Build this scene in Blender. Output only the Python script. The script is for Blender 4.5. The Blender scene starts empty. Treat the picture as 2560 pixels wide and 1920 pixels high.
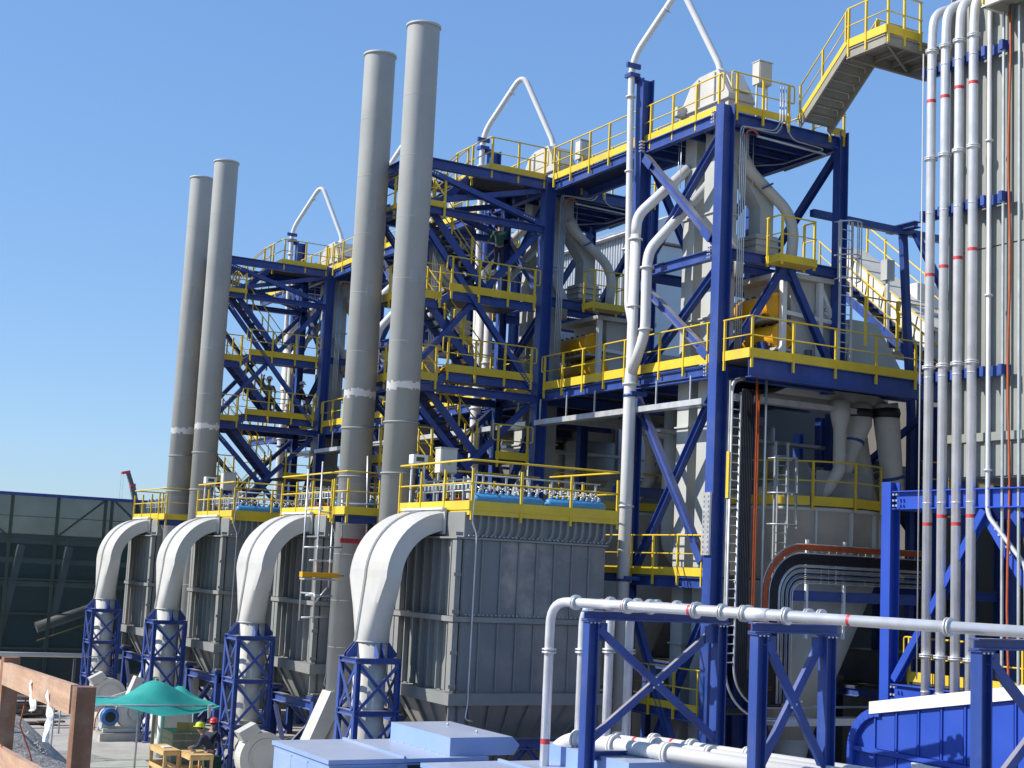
import bpy, math, random
from mathutils import Vector, Matrix
random.seed(7)
V = Vector
R = math.radians
sc = bpy.context.scene
col = sc.collection

# ------------------------------------------------------------------ camera
CAM = V((0, 0, 7.3))
yaw, pitch, roll = R(29.13), R(7.356), R(2.703)
fw = V((math.sin(yaw)*math.cos(pitch), math.cos(yaw)*math.cos(pitch), math.sin(pitch)))
rt = V((math.cos(yaw), -math.sin(yaw), 0)); up = rt.cross(fw)
r2 = math.cos(roll)*rt + math.sin(roll)*up; u2 = -math.sin(roll)*rt + math.cos(roll)*up
cd = bpy.data.cameras.new('camera'); cam = bpy.data.objects.new('camera', cd); col.objects.link(cam)
cd.sensor_width = 36; cd.lens = 3624/2560*36; cd.clip_end = 3000; cd.clip_start = .1
m = Matrix((r2, u2, -fw)).transposed().to_4x4(); m.translation = CAM; cam.matrix_world = m
sc.camera = cam

# ------------------------------------------------------------------ sky, sun, exposure
SUN_EL, SUN = R(39), V((-.933, .36, 0)).normalized()
sdir = SUN*math.cos(SUN_EL) + V((0, 0, math.sin(SUN_EL)))
w = bpy.data.worlds.new('World'); sc.world = w; w.use_nodes = True
nt = w.node_tree; bg = nt.nodes['Background']
sky = nt.nodes.new('ShaderNodeTexSky'); sky.sky_type = 'NISHITA'; sky.sun_disc = False
sky.sun_elevation = SUN_EL; sky.sun_rotation = math.atan2(SUN.x, SUN.y)
sky.air_density = 1.0; sky.dust_density = .3; sky.ozone_density = 1.5; sky.altitude = 100
# camera response of the whole sky (even over the dome): softer contrast, cool white balance
gm_ = nt.nodes.new('ShaderNodeGamma'); gm_.inputs[1].default_value = .45
hsv = nt.nodes.new('ShaderNodeHueSaturation'); hsv.inputs['Saturation'].default_value = 1.5
tn = nt.nodes.new('ShaderNodeMixRGB'); tn.blend_type = 'MULTIPLY'; tn.inputs[0].default_value = 1; tn.inputs[2].default_value = (.8, 1.06, 1.45, 1)
nt.links.new(sky.outputs[0], gm_.inputs[0]); nt.links.new(gm_.outputs[0], hsv.inputs['Color']); nt.links.new(hsv.outputs[0], tn.inputs[1]); nt.links.new(tn.outputs[0], bg.inputs[0])
bg.inputs[1].default_value = .15
sl = bpy.data.lights.new('sun', 'SUN'); sl.energy = 3.1; sl.angle = R(.53); sl.color = (1, .945, .86)
so = bpy.data.objects.new('sun', sl); col.objects.link(so); so.rotation_euler = sdir.to_track_quat('Z', 'Y').to_euler()
so.location = (0, 0, 60)
vs = sc.view_settings; vs.view_transform = 'Standard'; vs.look = 'None'; vs.exposure = .95; vs.gamma = 1
vs.use_curve_mapping = False
sc.render.engine = 'CYCLES'

# ------------------------------------------------------------------ materials
def mat(name, c, rough=.5, metal=0., var=.15, scale=2., dirt=None, damt=.4, dscale=.7, bump=0., bscale=30, streak=False, spec=.5, top=None, topamt=.7):
    M = bpy.data.materials.new(name); M.use_nodes = True
    n, l = M.node_tree.nodes, M.node_tree.links; b = n['Principled BSDF']
    b.inputs['Roughness'].default_value = rough; b.inputs['Metallic'].default_value = metal
    b.inputs['Specular IOR Level'].default_value = spec
    g = n.new('ShaderNodeNewGeometry')
    vec = g.outputs['Position']
    no = n.new('ShaderNodeTexNoise'); no.inputs['Scale'].default_value = scale; no.inputs['Detail'].default_value = 5
    if streak:
        mp = n.new('ShaderNodeMapping'); mp.inputs['Scale'].default_value = (1, 1, .12) if streak is True else streak; l.new(vec, mp.inputs[0]); l.new(mp.outputs[0], no.inputs[0])
    else: l.new(vec, no.inputs[0])
    mr = n.new('ShaderNodeMapRange'); mr.inputs[1].default_value = .3; mr.inputs[2].default_value = .7
    mr.inputs[3].default_value = 1-var; mr.inputs[4].default_value = 1+var; l.new(no.outputs[0], mr.inputs[0])
    hs = n.new('ShaderNodeHueSaturation'); hs.inputs['Color'].default_value = (*c, 1); l.new(mr.outputs[0], hs.inputs['Value'])
    out = hs.outputs[0]
    if dirt:
        n2 = n.new('ShaderNodeTexNoise'); n2.inputs['Scale'].default_value = dscale; n2.inputs['Detail'].default_value = 7; n2.inputs['Roughness'].default_value = .62
        l.new(vec, n2.inputs[0])
        cr = n.new('ShaderNodeMapRange'); cr.inputs[1].default_value = .48; cr.inputs[2].default_value = .68; cr.inputs[4].default_value = damt
        l.new(n2.outputs[0], cr.inputs[0])
        mx = n.new('ShaderNodeMixRGB'); mx.inputs[2].default_value = (*dirt, 1); l.new(cr.outputs[0], mx.inputs[0]); l.new(out, mx.inputs[1]); out = mx.outputs[0]
    if top:                        # second colour on upward faces; on the blue steel this is settled dust
        sx = n.new('ShaderNodeSeparateXYZ'); l.new(g.outputs['True Normal'], sx.inputs[0])
        tr_ = n.new('ShaderNodeMapRange'); tr_.inputs[1].default_value = .45; tr_.inputs[2].default_value = .85; tr_.inputs[4].default_value = topamt; l.new(sx.outputs[2], tr_.inputs[0])
        tm_ = n.new('ShaderNodeMath'); tm_.operation = 'MULTIPLY'; l.new(tr_.outputs[0], tm_.inputs[0]); l.new(mr.outputs[0], tm_.inputs[1])
        tx = n.new('ShaderNodeMixRGB'); tx.inputs[2].default_value = (*top, 1); l.new(tm_.outputs[0], tx.inputs[0]); l.new(out, tx.inputs[1]); out = tx.outputs[0]
    l.new(out, b.inputs['Base Color'])
    rr = n.new('ShaderNodeMapRange'); rr.inputs[3].default_value = max(.05, rough-.1); rr.inputs[4].default_value = min(1, rough+.12); l.new(no.outputs[0], rr.inputs[0]); l.new(rr.outputs[0], b.inputs['Roughness'])
    if bump:
        nb = n.new('ShaderNodeTexNoise'); nb.inputs['Scale'].default_value = bscale; nb.inputs['Detail'].default_value = 4; l.new(vec, nb.inputs[0])
        bp = n.new('ShaderNodeBump'); bp.inputs['Strength'].default_value = bump; bp.inputs['Distance'].default_value = .03; l.new(nb.outputs[0], bp.inputs['Height']); l.new(bp.outputs[0], b.inputs['Normal'])
    return M
DUST = (.30, .26, .21)
BLUE = mat('blue_steel_paint', (.025, .063, .265), .42, 0, .2, 2.2, (.13, .15, .27), .25, 1.1, .06, 20, True, .5, (.40, .36, .30), .75)
YEL = mat('yellow_paint', (.72, .505, .03), .45, 0, .1, 1.5, (.5, .36, .12), .3, 1.0)
WHITE = mat('white_duct_paint', (.51, .50, .47), .5, 0, .06, 1.2, (.46, .42, .35), .4, .8)
CREAM = mat('cream_steel_paint', (.56, .55, .50), .5, 0, .08, 1.0, (.42, .38, .31), .4, .8)
PIPEW = mat('white_pipe_paint', (.66, .655, .64), .4, 0, .06, 1.5, (.5, .47, .42), .3, 1.5)
GREY = mat('grey_filter_paint', (.225, .235, .225), .55, 0, .08, .8, (.33, .28, .235), .45, .55, .08, 6)
GREYP = mat('grey_filter_panel_dusty', (.19, .2, .198), .6, 0, .1, .9, (.34, .28, .24), .75, .45, .1, 8)
GREYD = mat('grey_filter_panel_brown_dust', (.19, .2, .198), .65, 0, .12, 1.5, (.43, .365, .31), .9, .9, .1, 8)
LGREY = mat('light_grey_steel', (.46, .475, .45), .5, 0, .08, .8, (.38, .35, .3), .3, .7)
STL = mat('galvanised_steel', (.62, .63, .64), .42, .55, .12, 3, (.5, .48, .45), .3, 2)
GALV = mat('galvanised_pipe', (.70, .70, .71), .34, .35, .1, 2, (.55, .53, .5), .35, 1.2)
CONDUIT = mat('grey_conduit', (.42, .45, .46), .4, .4, .1, 3)
GRATE = mat('dark_grating', (.07, .072, .075), .7, .2, .2, 4)
GRATEB = mat('blue_grating_steel', (.03, .045, .12), .6, 0, .2, 4)
ORANGE = mat('orange_yellow_cover', (.88, .41, .006), .35, 0, .06, 2)
REDO = mat('orange_cable', (.42, .085, .018), .55, 0, .15, 6)
REDB = mat('red_marking_band', (.55, .05, .06), .5, 0, .15, 4)
BLACK = mat('black_cable', (.018, .018, .022), .5, 0, .3, 5)
TANK = mat('light_blue_tank', (.06, .27, .55), .4, 0, .12, 3)
LBLUE = mat('pale_blue_cabinet_paint', (.25, .37, .66), .35, 0, .05, 1.2, (.42, .43, .46), .3, .7, 0, 30, False, .5, (.46, .46, .46), .6)  # upward faces are mixed towards a plain grey
VBLUE = mat('bright_blue_cladding', (.024, .075, .43), .4, 0, .06, .8, (.05, .1, .45), .3, .6)
TRIMW = mat('white_trim', (.78, .78, .76), .5, 0, .05, 2)
CONC = mat('concrete', (.40, .375, .34), .85, 0, .14, 1.5, (.29, .26, .225), .5, .6, .25, 25)
EARTH = mat('dusty_ground', (.36, .325, .28), .95, 0, .16, .6, (.25, .225, .19), .5, .25, .5, 14)
GRAVEL = mat('gravel', (.31, .285, .25), .95, 0, .35, 9, (.17, .155, .14), .6, 4, 1., 22)
WOOD = mat('reddish_timber', (.46, .285, .185), .75, 0, .2, 14, (.6, .5, .4), .4, 3, .25, 40, (1, .06, 1.6))
WOODD = mat('stained_timber', (.25, .115, .06), .6, 0, .25, 6, (.5, .42, .33), .3, 5, .25, 40, True)
PLY = mat('pale_timber', (.62, .40, .16), .7, 0, .15, 4, None, 0, 1, .15, 30, True)
PLYD = mat('weathered_timber', (.32, .27, .17), .8, 0, .2, 4, None, 0, 1, .2, 30, True)
LOGM = mat('rusty_scrap', (.17, .12, .085), .85, 0, .4, 6, (.3, .22, .16), .5, 3)
RED = mat('crane_red', (.62, .05, .06), .4)
DGREY = mat('dark_crane_grey', (.10, .115, .13), .4)
MOTOR = mat('motor_blue', (.025, .13, .36), .4, 0, .1, 4)
DARK = mat('dark_opening', (.015, .016, .018), .7)
DKGREEN = mat('dark_green_steel', (.05, .07, .055), .6)
SKIN = mat('skin', (.36, .2, .13), .6)
NAVY = mat('navy_workwear', (.02, .026, .05), .85, 0, .25, 8)
JEAN = mat('denim', (.06, .085, .14), .9, 0, .2, 8)
GREENW = mat('green_workwear', (.03, .09, .06), .85, 0, .25, 8)
GREYW = mat('grey_workwear', (.12, .13, .15), .85, 0, .2, 8)
HYEL = mat('lime_helmet', (.62, .72, .03), .35)
HRED = mat('red_helmet', (.6, .03, .04), .35)
HWHITE = mat('white_helmet', (.8, .8, .78), .35)
BOOT = mat('boots', (.03, .025, .02), .7)
CLAD = mat('corrugated_cladding', (.52, .55, .58), .4, .3, .06, 1)
SILO = mat('silo_grey_paint', (.27, .285, .265), .5, 0, .1, .7, (.24, .235, .2), .35, .6, .05, 6)
STAIRG = mat('brown_grey_stair_steel', (.27, .255, .215), .6, 0, .12, 2)
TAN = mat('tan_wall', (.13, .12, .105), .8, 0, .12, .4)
HAIR = mat('dark_hair', (.01, .008, .006), .7)

def stack_mat(z0, dz):
    M = mat('stack_paint', (.355, .365, .35), .6, 0, .09, .7, (.33, .32, .29), .3, .4, .05, 12)
    n, l = M.node_tree.nodes, M.node_tree.links; b = n['Principled BSDF']
    old = b.inputs['Base Color'].links[0].from_socket
    g = n.new('ShaderNodeNewGeometry'); sp = n.new('ShaderNodeSeparateXYZ'); l.new(g.outputs[0], sp.inputs[0])
    def edge(off, amp, seed):
        mp = n.new('ShaderNodeMapping'); mp.inputs['Scale'].default_value = (9, 9, .02); mp.inputs['Location'].default_value = (seed, seed, 0); l.new(g.outputs[0], mp.inputs[0])
        vo = n.new('ShaderNodeTexVoronoi'); vo.inputs['Scale'].default_value = 1; l.new(mp.outputs[0], vo.inputs['Vector'])
        se = n.new('ShaderNodeSeparateColor'); l.new(vo.outputs['Color'], se.inputs[0])
        ma = n.new('ShaderNodeMath'); ma.operation = 'MULTIPLY_ADD'; ma.inputs[1].default_value = amp; ma.inputs[2].default_value = z0+off; l.new(se.outputs[0], ma.inputs[0])
        return ma.outputs[0]
    lo_ = n.new('ShaderNodeMath'); lo_.operation = 'GREATER_THAN'; l.new(sp.outputs[2], lo_.inputs[0]); l.new(edge(-.13, .12, 3.1), lo_.inputs[1])
    hi_ = n.new('ShaderNodeMath'); hi_.operation = 'LESS_THAN'; l.new(sp.outputs[2], hi_.inputs[0]); l.new(edge(.1, .13, 9.7), hi_.inputs[1])
    lt = n.new('ShaderNodeMath'); lt.operation = 'MULTIPLY'; l.new(lo_.outputs[0], lt.inputs[0]); l.new(hi_.outputs[0], lt.inputs[1])
    s = n.new('ShaderNodeMath'); s.operation = 'SUBTRACT'; s.inputs[1].default_value = z0; l.new(sp.outputs[2], s.inputs[0])
    # below the joint the stack is a shade darker, green-grey primer
    be = n.new('ShaderNodeMath'); be.operation = 'LESS_THAN'; be.inputs[1].default_value = 0; l.new(s.outputs[0], be.inputs[0])
    be2 = n.new('ShaderNodeMath'); be2.operation = 'MULTIPLY'; be2.inputs[1].default_value = .55; l.new(be.outputs[0], be2.inputs[0])
    hi = n.new('ShaderNodeMath'); hi.operation = 'GREATER_THAN'; hi.inputs[1].default_value = z0-2.9; l.new(sp.outputs[2], hi.inputs[0])
    be3 = n.new('ShaderNodeMath'); be3.operation = 'MULTIPLY'; l.new(be2.outputs[0], be3.inputs[0]); l.new(hi.outputs[0], be3.inputs[1])
    m0 = n.new('ShaderNodeMixRGB'); m0.inputs[2].default_value = (.27, .285, .265, 1); l.new(be3.outputs[0], m0.inputs[0]); l.new(old, m0.inputs[1])
    m1 = n.new('ShaderNodeMixRGB'); m1.inputs[2].default_value = (.78, .78, .76, 1); l.new(lt.outputs[0], m1.inputs[0]); l.new(m0.outputs[0], m1.inputs[1])
    l.new(m1.outputs[0], b.inputs['Base Color'])
    return M
STACK = stack_mat(12.85, .085)

def net_mat(name, c, tr):
    M = bpy.data.materials.new(name); M.use_nodes = True; n, l = M.node_tree.nodes, M.node_tree.links
    b = n['Principled BSDF']; b.inputs['Base Color'].default_value = (*c, 1); b.inputs['Roughness'].default_value = .9; b.inputs['Specular IOR Level'].default_value = .1
    t = n.new('ShaderNodeBsdfTransparent'); mx = n.new('ShaderNodeMixShader'); g = n.new('ShaderNodeNewGeometry')
    no = n.new('ShaderNodeTexNoise'); no.inputs['Scale'].default_value = .5; no.inputs['Detail'].default_value = 4; l.new(g.outputs[0], no.inputs[0])
    mr = n.new('ShaderNodeMapRange'); mr.inputs[3].default_value = 1-tr-.06; mr.inputs[4].default_value = 1-tr+.06; l.new(no.outputs[0], mr.inputs[0]); l.new(mr.outputs[0], mx.inputs[0])
    l.new(t.outputs[0], mx.inputs[1]); l.new(b.outputs[0], mx.inputs[2]); l.new(mx.outputs[0], n['Material Output'].inputs[0])
    return M
NET = net_mat('shade_netting', (.04, .066, .064), .12)
MESHG = net_mat('perforated_steel', (.36, .37, .37), .25)

def tarp_mat():
    M = mat('turquoise_tarp', (.05, .50, .44), .55, 0, .1, 2, (.14, .58, .52), .3, 3)
    n, l = M.node_tree.nodes, M.node_tree.links; b = n['Principled BSDF']
    tl = n.new('ShaderNodeBsdfTranslucent'); l.new(b.inputs['Base Color'].links[0].from_socket, tl.inputs[0])
    mx = n.new('ShaderNodeMixShader'); mx.inputs[0].default_value = .4
    l.new(b.outputs[0], mx.inputs[1]); l.new(tl.outputs[0], mx.inputs[2]); l.new(mx.outputs[0], n['Material Output'].inputs[0])
    return M
TARP = tarp_mat()

# ------------------------------------------------------------------ mesh helpers
class MB:
    def __init__(s): s.v = []; s.f = []; s.s = []
    def add(s, vs, fs, sm=False):
        o = len(s.v); s.v += [tuple(p) for p in vs]
        for f in fs: s.f.append([i+o for i in f]); s.s.append(sm)
        return s
    def box(s, a, b):
        x0, y0, z0 = a; x1, y1, z1 = b
        return s.add([(x0,y0,z0),(x1,y0,z0),(x1,y1,z0),(x0,y1,z0),(x0,y0,z1),(x1,y0,z1),(x1,y1,z1),(x0,y1,z1)],
                     [(0,3,2,1),(4,5,6,7),(0,1,5,4),(1,2,6,5),(2,3,7,6),(3,0,4,7)])
    def ext(s, poly, d):           # closed 3-D polygon swept along d
        d = V(d); n = len(poly); p = [V(q) for q in poly]
        nn = V((0, 0, 0))
        for i in range(n): nn += p[i].cross(p[(i+1) % n])
        if nn.dot(d) > 0: p = p[::-1]
        return s.add(p+[q+d for q in p], [tuple(range(n)), tuple(range(2*n-1, n-1, -1))]+[(i, i+n, (i+1) % n+n, (i+1) % n) for i in range(n)])
    def sec(s, p0, p1, prof, u=(0, 0, 1)):   # 2-D profile swept p0>p1; u = direction of profile's second axis
        p0, p1, u = V(p0), V(p1), V(u); d = (p1-p0)
        dn = d.normalized()
        if abs(dn.dot(u)) > .99: u = V((1, 0, 0))
        a = dn.cross(u).normalized(); b = a.cross(dn)
        return s.ext([p0+a*x+b*y for x, y in prof], d)
    def I(s, p0, p1, h=.3, w=.25, u=(0, 0, 1), t=.03):
        return s.sec(p0, p1, [(-w/2,-h/2),(w/2,-h/2),(w/2,-h/2+t),(t/2,-h/2+t),(t/2,h/2-t),(w/2,h/2-t),(w/2,h/2),(-w/2,h/2),(-w/2,h/2-t),(-t/2,h/2-t),(-t/2,-h/2+t),(-w/2,-h/2+t)], u)
    def bar(s, p0, p1, w, h, u=(0, 0, 1)):
        return s.sec(p0, p1, [(-w/2,-h/2),(w/2,-h/2),(w/2,h/2),(-w/2,h/2)], u)
    def tube(s, pts, r, n=8, fil=0, seg=5, caps=True):
        pts = [V(p) for p in pts]
        if fil and len(pts) > 2:
            q = [pts[0]]
            for i in range(1, len(pts)-1):
                a, b, c = pts[i-1], pts[i], pts[i+1]
                d1, d2 = (a-b), (c-b); L = min(fil, d1.length*.49, d2.length*.49)
                d1.normalize(); d2.normalize()
                s0, s1 = b+d1*L, b+d2*L
                for k in range(seg+1):
                    t = k/seg; q.append(s0*(1-t)**2+b*2*t*(1-t)+s1*t*t)
            q.append(pts[-1]); pts = q
        rr = r if isinstance(r, (list, tuple)) else [r]*len(pts)
        o = len(s.v); nrm = None; N = len(pts)
        for i, p in enumerate(pts):
            d = (pts[min(i+1, N-1)]-pts[max(i-1, 0)]).normalized()
            if nrm is None: nrm = d.orthogonal().normalized()
            nrm = (nrm-d*nrm.dot(d)).normalized(); b = d.cross(nrm)
            for k in range(n):
                a = 2*math.pi*k/n; s.v.append(tuple(p+(nrm*math.cos(a)+b*math.sin(a))*rr[i]))
        for i in range(N-1):
            for k in range(n):
                k2 = (k+1) % n; s.f.append([o+i*n+k, o+i*n+k2, o+(i+1)*n+k2, o+(i+1)*n+k]); s.s.append(True)
        if caps:
            s.f.append([o+k for k in range(n)][::-1]); s.s.append(False)
            s.f.append([o+(N-1)*n+k for k in range(n)]); s.s.append(False)
        return s
    def lathe(s, prof, c, ax=(0, 0, 1), n=24, caps=True):
        ax = V(ax).normalized(); a0 = ax.orthogonal().normalized(); b0 = ax.cross(a0); c = V(c); o = len(s.v)
        for r, z in prof:
            for k in range(n):
                a = 2*math.pi*k/n; s.v.append(tuple(c+ax*z+(a0*math.cos(a)+b0*math.sin(a))*r))
        for i in range(len(prof)-1):
            for k in range(n):
                k2 = (k+1) % n; s.f.append([o+i*n+k, o+i*n+k2, o+(i+1)*n+k2, o+(i+1)*n+k])
                s.s.append(abs(prof[i][1]-prof[i+1][1]) > 1e-4 )
        if caps:
            s.f.append([o+k for k in range(n)][::-1]); s.s.append(False)
            s.f.append([o+(len(prof)-1)*n+k for k in range(n)]); s.s.append(False)
        return s
    def ring(s, c, r, ax=(0, 0, 1), h=.03, e=.05, n=16):      # a flange: flat collar of outer radius r+e
        return s.lathe([(r, -h), (r+e, -h), (r+e, h), (r, h)], c, ax, n, False)
    def mesh(s, name, off=V((0, 0, 0))):
        me = bpy.data.meshes.new(name)
        me.from_pydata([(x-off.x, y-off.y, z-off.z) for x, y, z in s.v], [], s.f)
        me.polygons.foreach_set('use_smooth', s.s); me.update(); return me

OFF = {}
def thing(name, label, cat, loc, group=None):
    o = bpy.data.objects.new(name, None); col.objects.link(o); o.location = loc; o.empty_display_size = .3
    o['label'] = label; o['category'] = cat
    if group: o['group'] = group
    OFF[o.name] = V(loc); return o
STUFF = {'step_bolt', 'bolt_row', 'pulse_hose', 'instrument_frame', 'weld_seam', 'bolt_lug'}
def islands(mb):
    p = list(range(len(mb.v)))
    def fd(a):
        while p[a] != a: p[a] = p[p[a]]; a = p[a]
        return a
    for f in mb.f:
        r_ = fd(f[0])
        for i in f[1:]: p[fd(i)] = r_
    g = {}
    for k, f in enumerate(mb.f): g.setdefault(fd(f[0]), []).append(k)
    if len(g) < 2: return [mb]
    out = []
    for ks in g.values():
        q = MB(); ix = {}
        for k in ks:
            for i in mb.f[k]:
                if i not in ix: ix[i] = len(q.v); q.v.append(mb.v[i])
            q.f.append([ix[i] for i in mb.f[k]]); q.s.append(mb.s[k])
        out.append(q)
    return out
def part(par, name, mb, mt, label=None):
    """one part = one connected piece; a builder that holds several pieces becomes several parts"""
    if name not in STUFF:
        ii = islands(mb)
        if len(ii) > 1:
            oo = [part(par, name, q, mt, label) for q in ii]; return oo[0]
    off = OFF[par.name]; me = mb.mesh(name, off); me.materials.append(mt)
    o = bpy.data.objects.new(name, me); col.objects.link(o); o.parent = par; OFF[o.name] = off
    if name in STUFF: o['kind'] = 'stuff'
    if label: o['label'] = label
    return o
def inst(par, name, me, loc):
    o = bpy.data.objects.new(name, me); col.objects.link(o); o.parent = par; o.location = V(loc)-OFF[par.name]; OFF[o.name] = OFF[par.name]; return o
def solo(name, mb, mt, label, cat, loc, group=None, kind=None):
    me = mb.mesh(name, V(loc)); me.materials.append(mt); o = bpy.data.objects.new(name, me); col.objects.link(o); o.location = loc
    OFF[o.name] = V(loc)
    if label: o['label'] = label; o['category'] = cat
    if group: o['group'] = group
    if kind: o['kind'] = kind
    return o
def struct(name, mb, mt):
    me = mb.mesh(name); me.materials.append(mt); o = bpy.data.objects.new(name, me); col.objects.link(o); o['kind'] = 'structure'; OFF[o.name] = V((0, 0, 0)); return o
KIDS = {}
def kids(o):
    if not KIDS:
        for q in bpy.data.objects:
            if q.parent: KIDS.setdefault(q.parent.name, []).append(q)
    return KIDS.get(o.name, [])
def copy_tree(o, d=(0, 0, 0), parent=None, label=None):
    c = o.copy(); col.objects.link(c)
    if parent: c.parent = parent; OFF[c.name] = OFF[parent.name]
    else:
        c.location = o.location+V(d); OFF[c.name] = c.location.copy()
        if label: c['label'] = label
    for ch in kids(o): copy_tree(ch, parent=c)
    return c
ORD = ['first', 'second', 'third', 'fourth']
def repeat(o, lab, which=(1, 2, 3)):
    KIDS.clear(); out = [o]
    for i in which: out.append(copy_tree(o, (0, 10*i, 0), None, lab(i)))
    return out

def postmesh():
    mb = MB(); mb.bar((0, 0, -.34), (0, 0, 1.08), .05, .07, (1, 0, 0)); me = mb.mesh('post'); me.materials.append(YEL); return me
POST = postmesh()
PS = MB().bar((0, 0, -.1), (0, 0, 1.0), .045, .06, (1, 0, 0)).mesh('stair_post'); PS.materials.append(YEL)
def railing(par, pts, h=1.1, sp=1.35, toe=.26, r=.024, ends=False, mt=None, inset=True, post=None):
    """handrail along a floor-level polyline: top rail part with mid rail, posts and toe plates as sub-parts"""
    mt = mt or YEL; pts = [V(p) for p in pts]; Z = V((0, 0, h))
    path = [p+Z for p in pts]
    if ends:
        d0 = (pts[1]-pts[0]).normalized()*.12; d1 = (pts[-1]-pts[-2]).normalized()*.12
        path = [pts[0]+V((0, 0, h*.52))-d0*0, pts[0]-d0+V((0, 0, h*.52)), pts[0]-d0+Z]+path[1:-1]+[pts[-1]+d1+Z, pts[-1]+d1+V((0, 0, h*.52)), pts[-1]+V((0, 0, h*.52))]
    top = part(par, 'railing', MB().tube(path, r, 7, .07, 3), mt)
    part(top, 'mid_rail', MB().tube([p+V((0, 0, h*.52)) for p in pts], r*.8, 6), mt)
    pm = post or POST
    for i in range(len(pts)-1):
        a, b = pts[i], pts[i+1]; L = (b-a).length; k = max(1, round(L/sp))
        for j in range(k+(1 if i == len(pts)-2 else 0)):
            t = min(max(j/k, .08/L), 1-.08/L); inst(top, 'post', pm, a.lerp(b, t))
        if toe:
            d = (b-a).normalized(); nrm = V((d.y, -d.x, 0)); e = .006
            part(top, 'toe_plate', MB().bar(a+d*e+V((0, 0, toe/2-.06)), b-d*e+V((0, 0, toe/2-.06)), .02, toe), mt)
    return top
def stair(par, p0, p1, wv, n, ms, mtread, h=.26, rail=(1, 1), open_=True):
    """flight from p0 (bottom) to p1 (top); wv = width vector"""
    p0, p1, wv = V(p0), V(p1), V(wv); d = p1-p0; hd = V((d.x, d.y, 0)).normalized()
    st = part(par, 'stair_stringer', MB().bar(p0, p1, .06, h), ms); part(par, 'stair_stringer', MB().bar(p0+wv, p1+wv, .06, h), ms)
    tm = MB().add(*_tread(wv, hd)).mesh('tread'); tm.materials.append(mtread)
    for i in range(n): inst(st, 'tread', tm, p0+d*((i+.5)/n)+V((0, 0, .04)))
    for k, s in enumerate((V((0, 0, 0)), wv)):
        if rail[k]:
            a, b = p0+s+V((0, 0, .12)), p1+s+V((0, 0, .12))
            railing(par, [a, b], 1.0, 1.1, 0, .022, False, None, True, PS)
    return st
def _tread(wv, hd):
    t = .13; w = wv.normalized()*.03
    v = [w-hd*t, wv-w-hd*t, wv-w+hd*t, w+hd*t]; z = V((0, 0, .035))
    return [p for p in v]+[p+z for p in v], [(0,3,2,1),(4,5,6,7),(0,1,5,4),(1,2,6,5),(2,3,7,6),(3,0,4,7)]
def beams(par, name, segs, mt=None, h=.3, w=.22, u=(0, 0, 1)):
    for a, b in segs: part(par, name, MB().I(a, b, h, w, u), mt or BLUE)

# ------------------------------------------------------------------ ground and terrain
gm = MB().add([(-600, -600, 0), (900, -600, 0), (900, 1400, 0), (-600, 1400, 0)], [(0, 1, 2, 3)]); struct('ground', gm, EARTH)
sl_ = struct('concrete_yard', MB().box((9, 40, -.2), (40, 72.6, .04)), CONC)
for x0, x1, y0, y1 in ((9.2, 12.4, 44, 50.4), (12.5, 15.8, 44, 50.4), (9.2, 12.4, 50.5, 57.1), (12.5, 15.8, 50.5, 57.1), (9.2, 12.4, 62, 66), (12.5, 15.8, 62, 66), (12.5, 15.8, 66.1, 72)):
    part(sl_, 'concrete_slab', MB().box((x0, y0, .03), (x1, y1, .075)), CONC)
struct('gravel_patch', MB().add([(9.2, 50, .08), (13.9, 52.2, .08), (13.2, 54.4, .08), (9.2, 57, .08)], [(0, 1, 2, 3)]), GRAVEL)
# terrace the photographer stands on: level top, crest running past the timber fence, slope down to the yard
tm = MB(); N = 46
crest = []
for i in range(N+1):
    y = -14+i*(50/N); x = 2.70+.0685*(y-11.43)+.12*math.sin(y*1.3)+.06*math.sin(y*3.7); crest.append((x, y))
rows = []
for x, y in crest:
    r_ = [(-60, y, 5.55), (-8, y, 5.55), (0.2, y, 5.55), (x-1.2, y, 5.58)]
    if y > 30: f_ = max(0, 1-(y-30)/6)
    else: f_ = 1
    zt = 5.62*f_
    r_ = [(a, b, min(c, zt+.0)) for a, b, c in r_]
    for k in range(15):
        t = k/14; z = zt*(1-t)**1.25
        j = .14*(random.random()-.5)*(0 if k in (0, 14) else 1)
        r_.append((x+t*6.2+j*1.2, y+j, max(-.05, z+j*f_)))
    rows.append(r_)
W_ = len(rows[0])
tm.add([p for r_ in rows for p in r_], [(i*W_+j, i*W_+j+1, (i+1)*W_+j+1, (i+1)*W_+j) for i in range(N) for j in range(W_-1)], True)
struct('gravel_terrace', tm, GRAVEL)
gs = MB()
for i in range(2600):
    y = random.uniform(6, 20); xc = 2.70+.0685*(y-11.43); t = random.random()**1.6
    x = xc-1.4+t*3.4; z = 5.58 if x < xc else 5.62*max(0, 1-(x-xc)/6.2)**1.25
    s = random.uniform(.008, .03); c = V((x, y, z+s*.3))
    gs.add([c+V((random.uniform(-s, s), random.uniform(-s, s), s*.9)) if k == 4 else c+V((s*math.cos(k*1.6+i), s*math.sin(k*1.6+i), random.uniform(-.3, .2)*s)) for k in range(5)], [(0, 1, 4), (1, 2, 4), (2, 3, 4), (3, 0, 4)])
solo('loose_stones', gs, GRAVEL, 'loose gravel stones scattered on the terrace bank behind the timber fence', 'gravel', (2.7, 11, 5.5), None, 'stuff')

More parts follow.
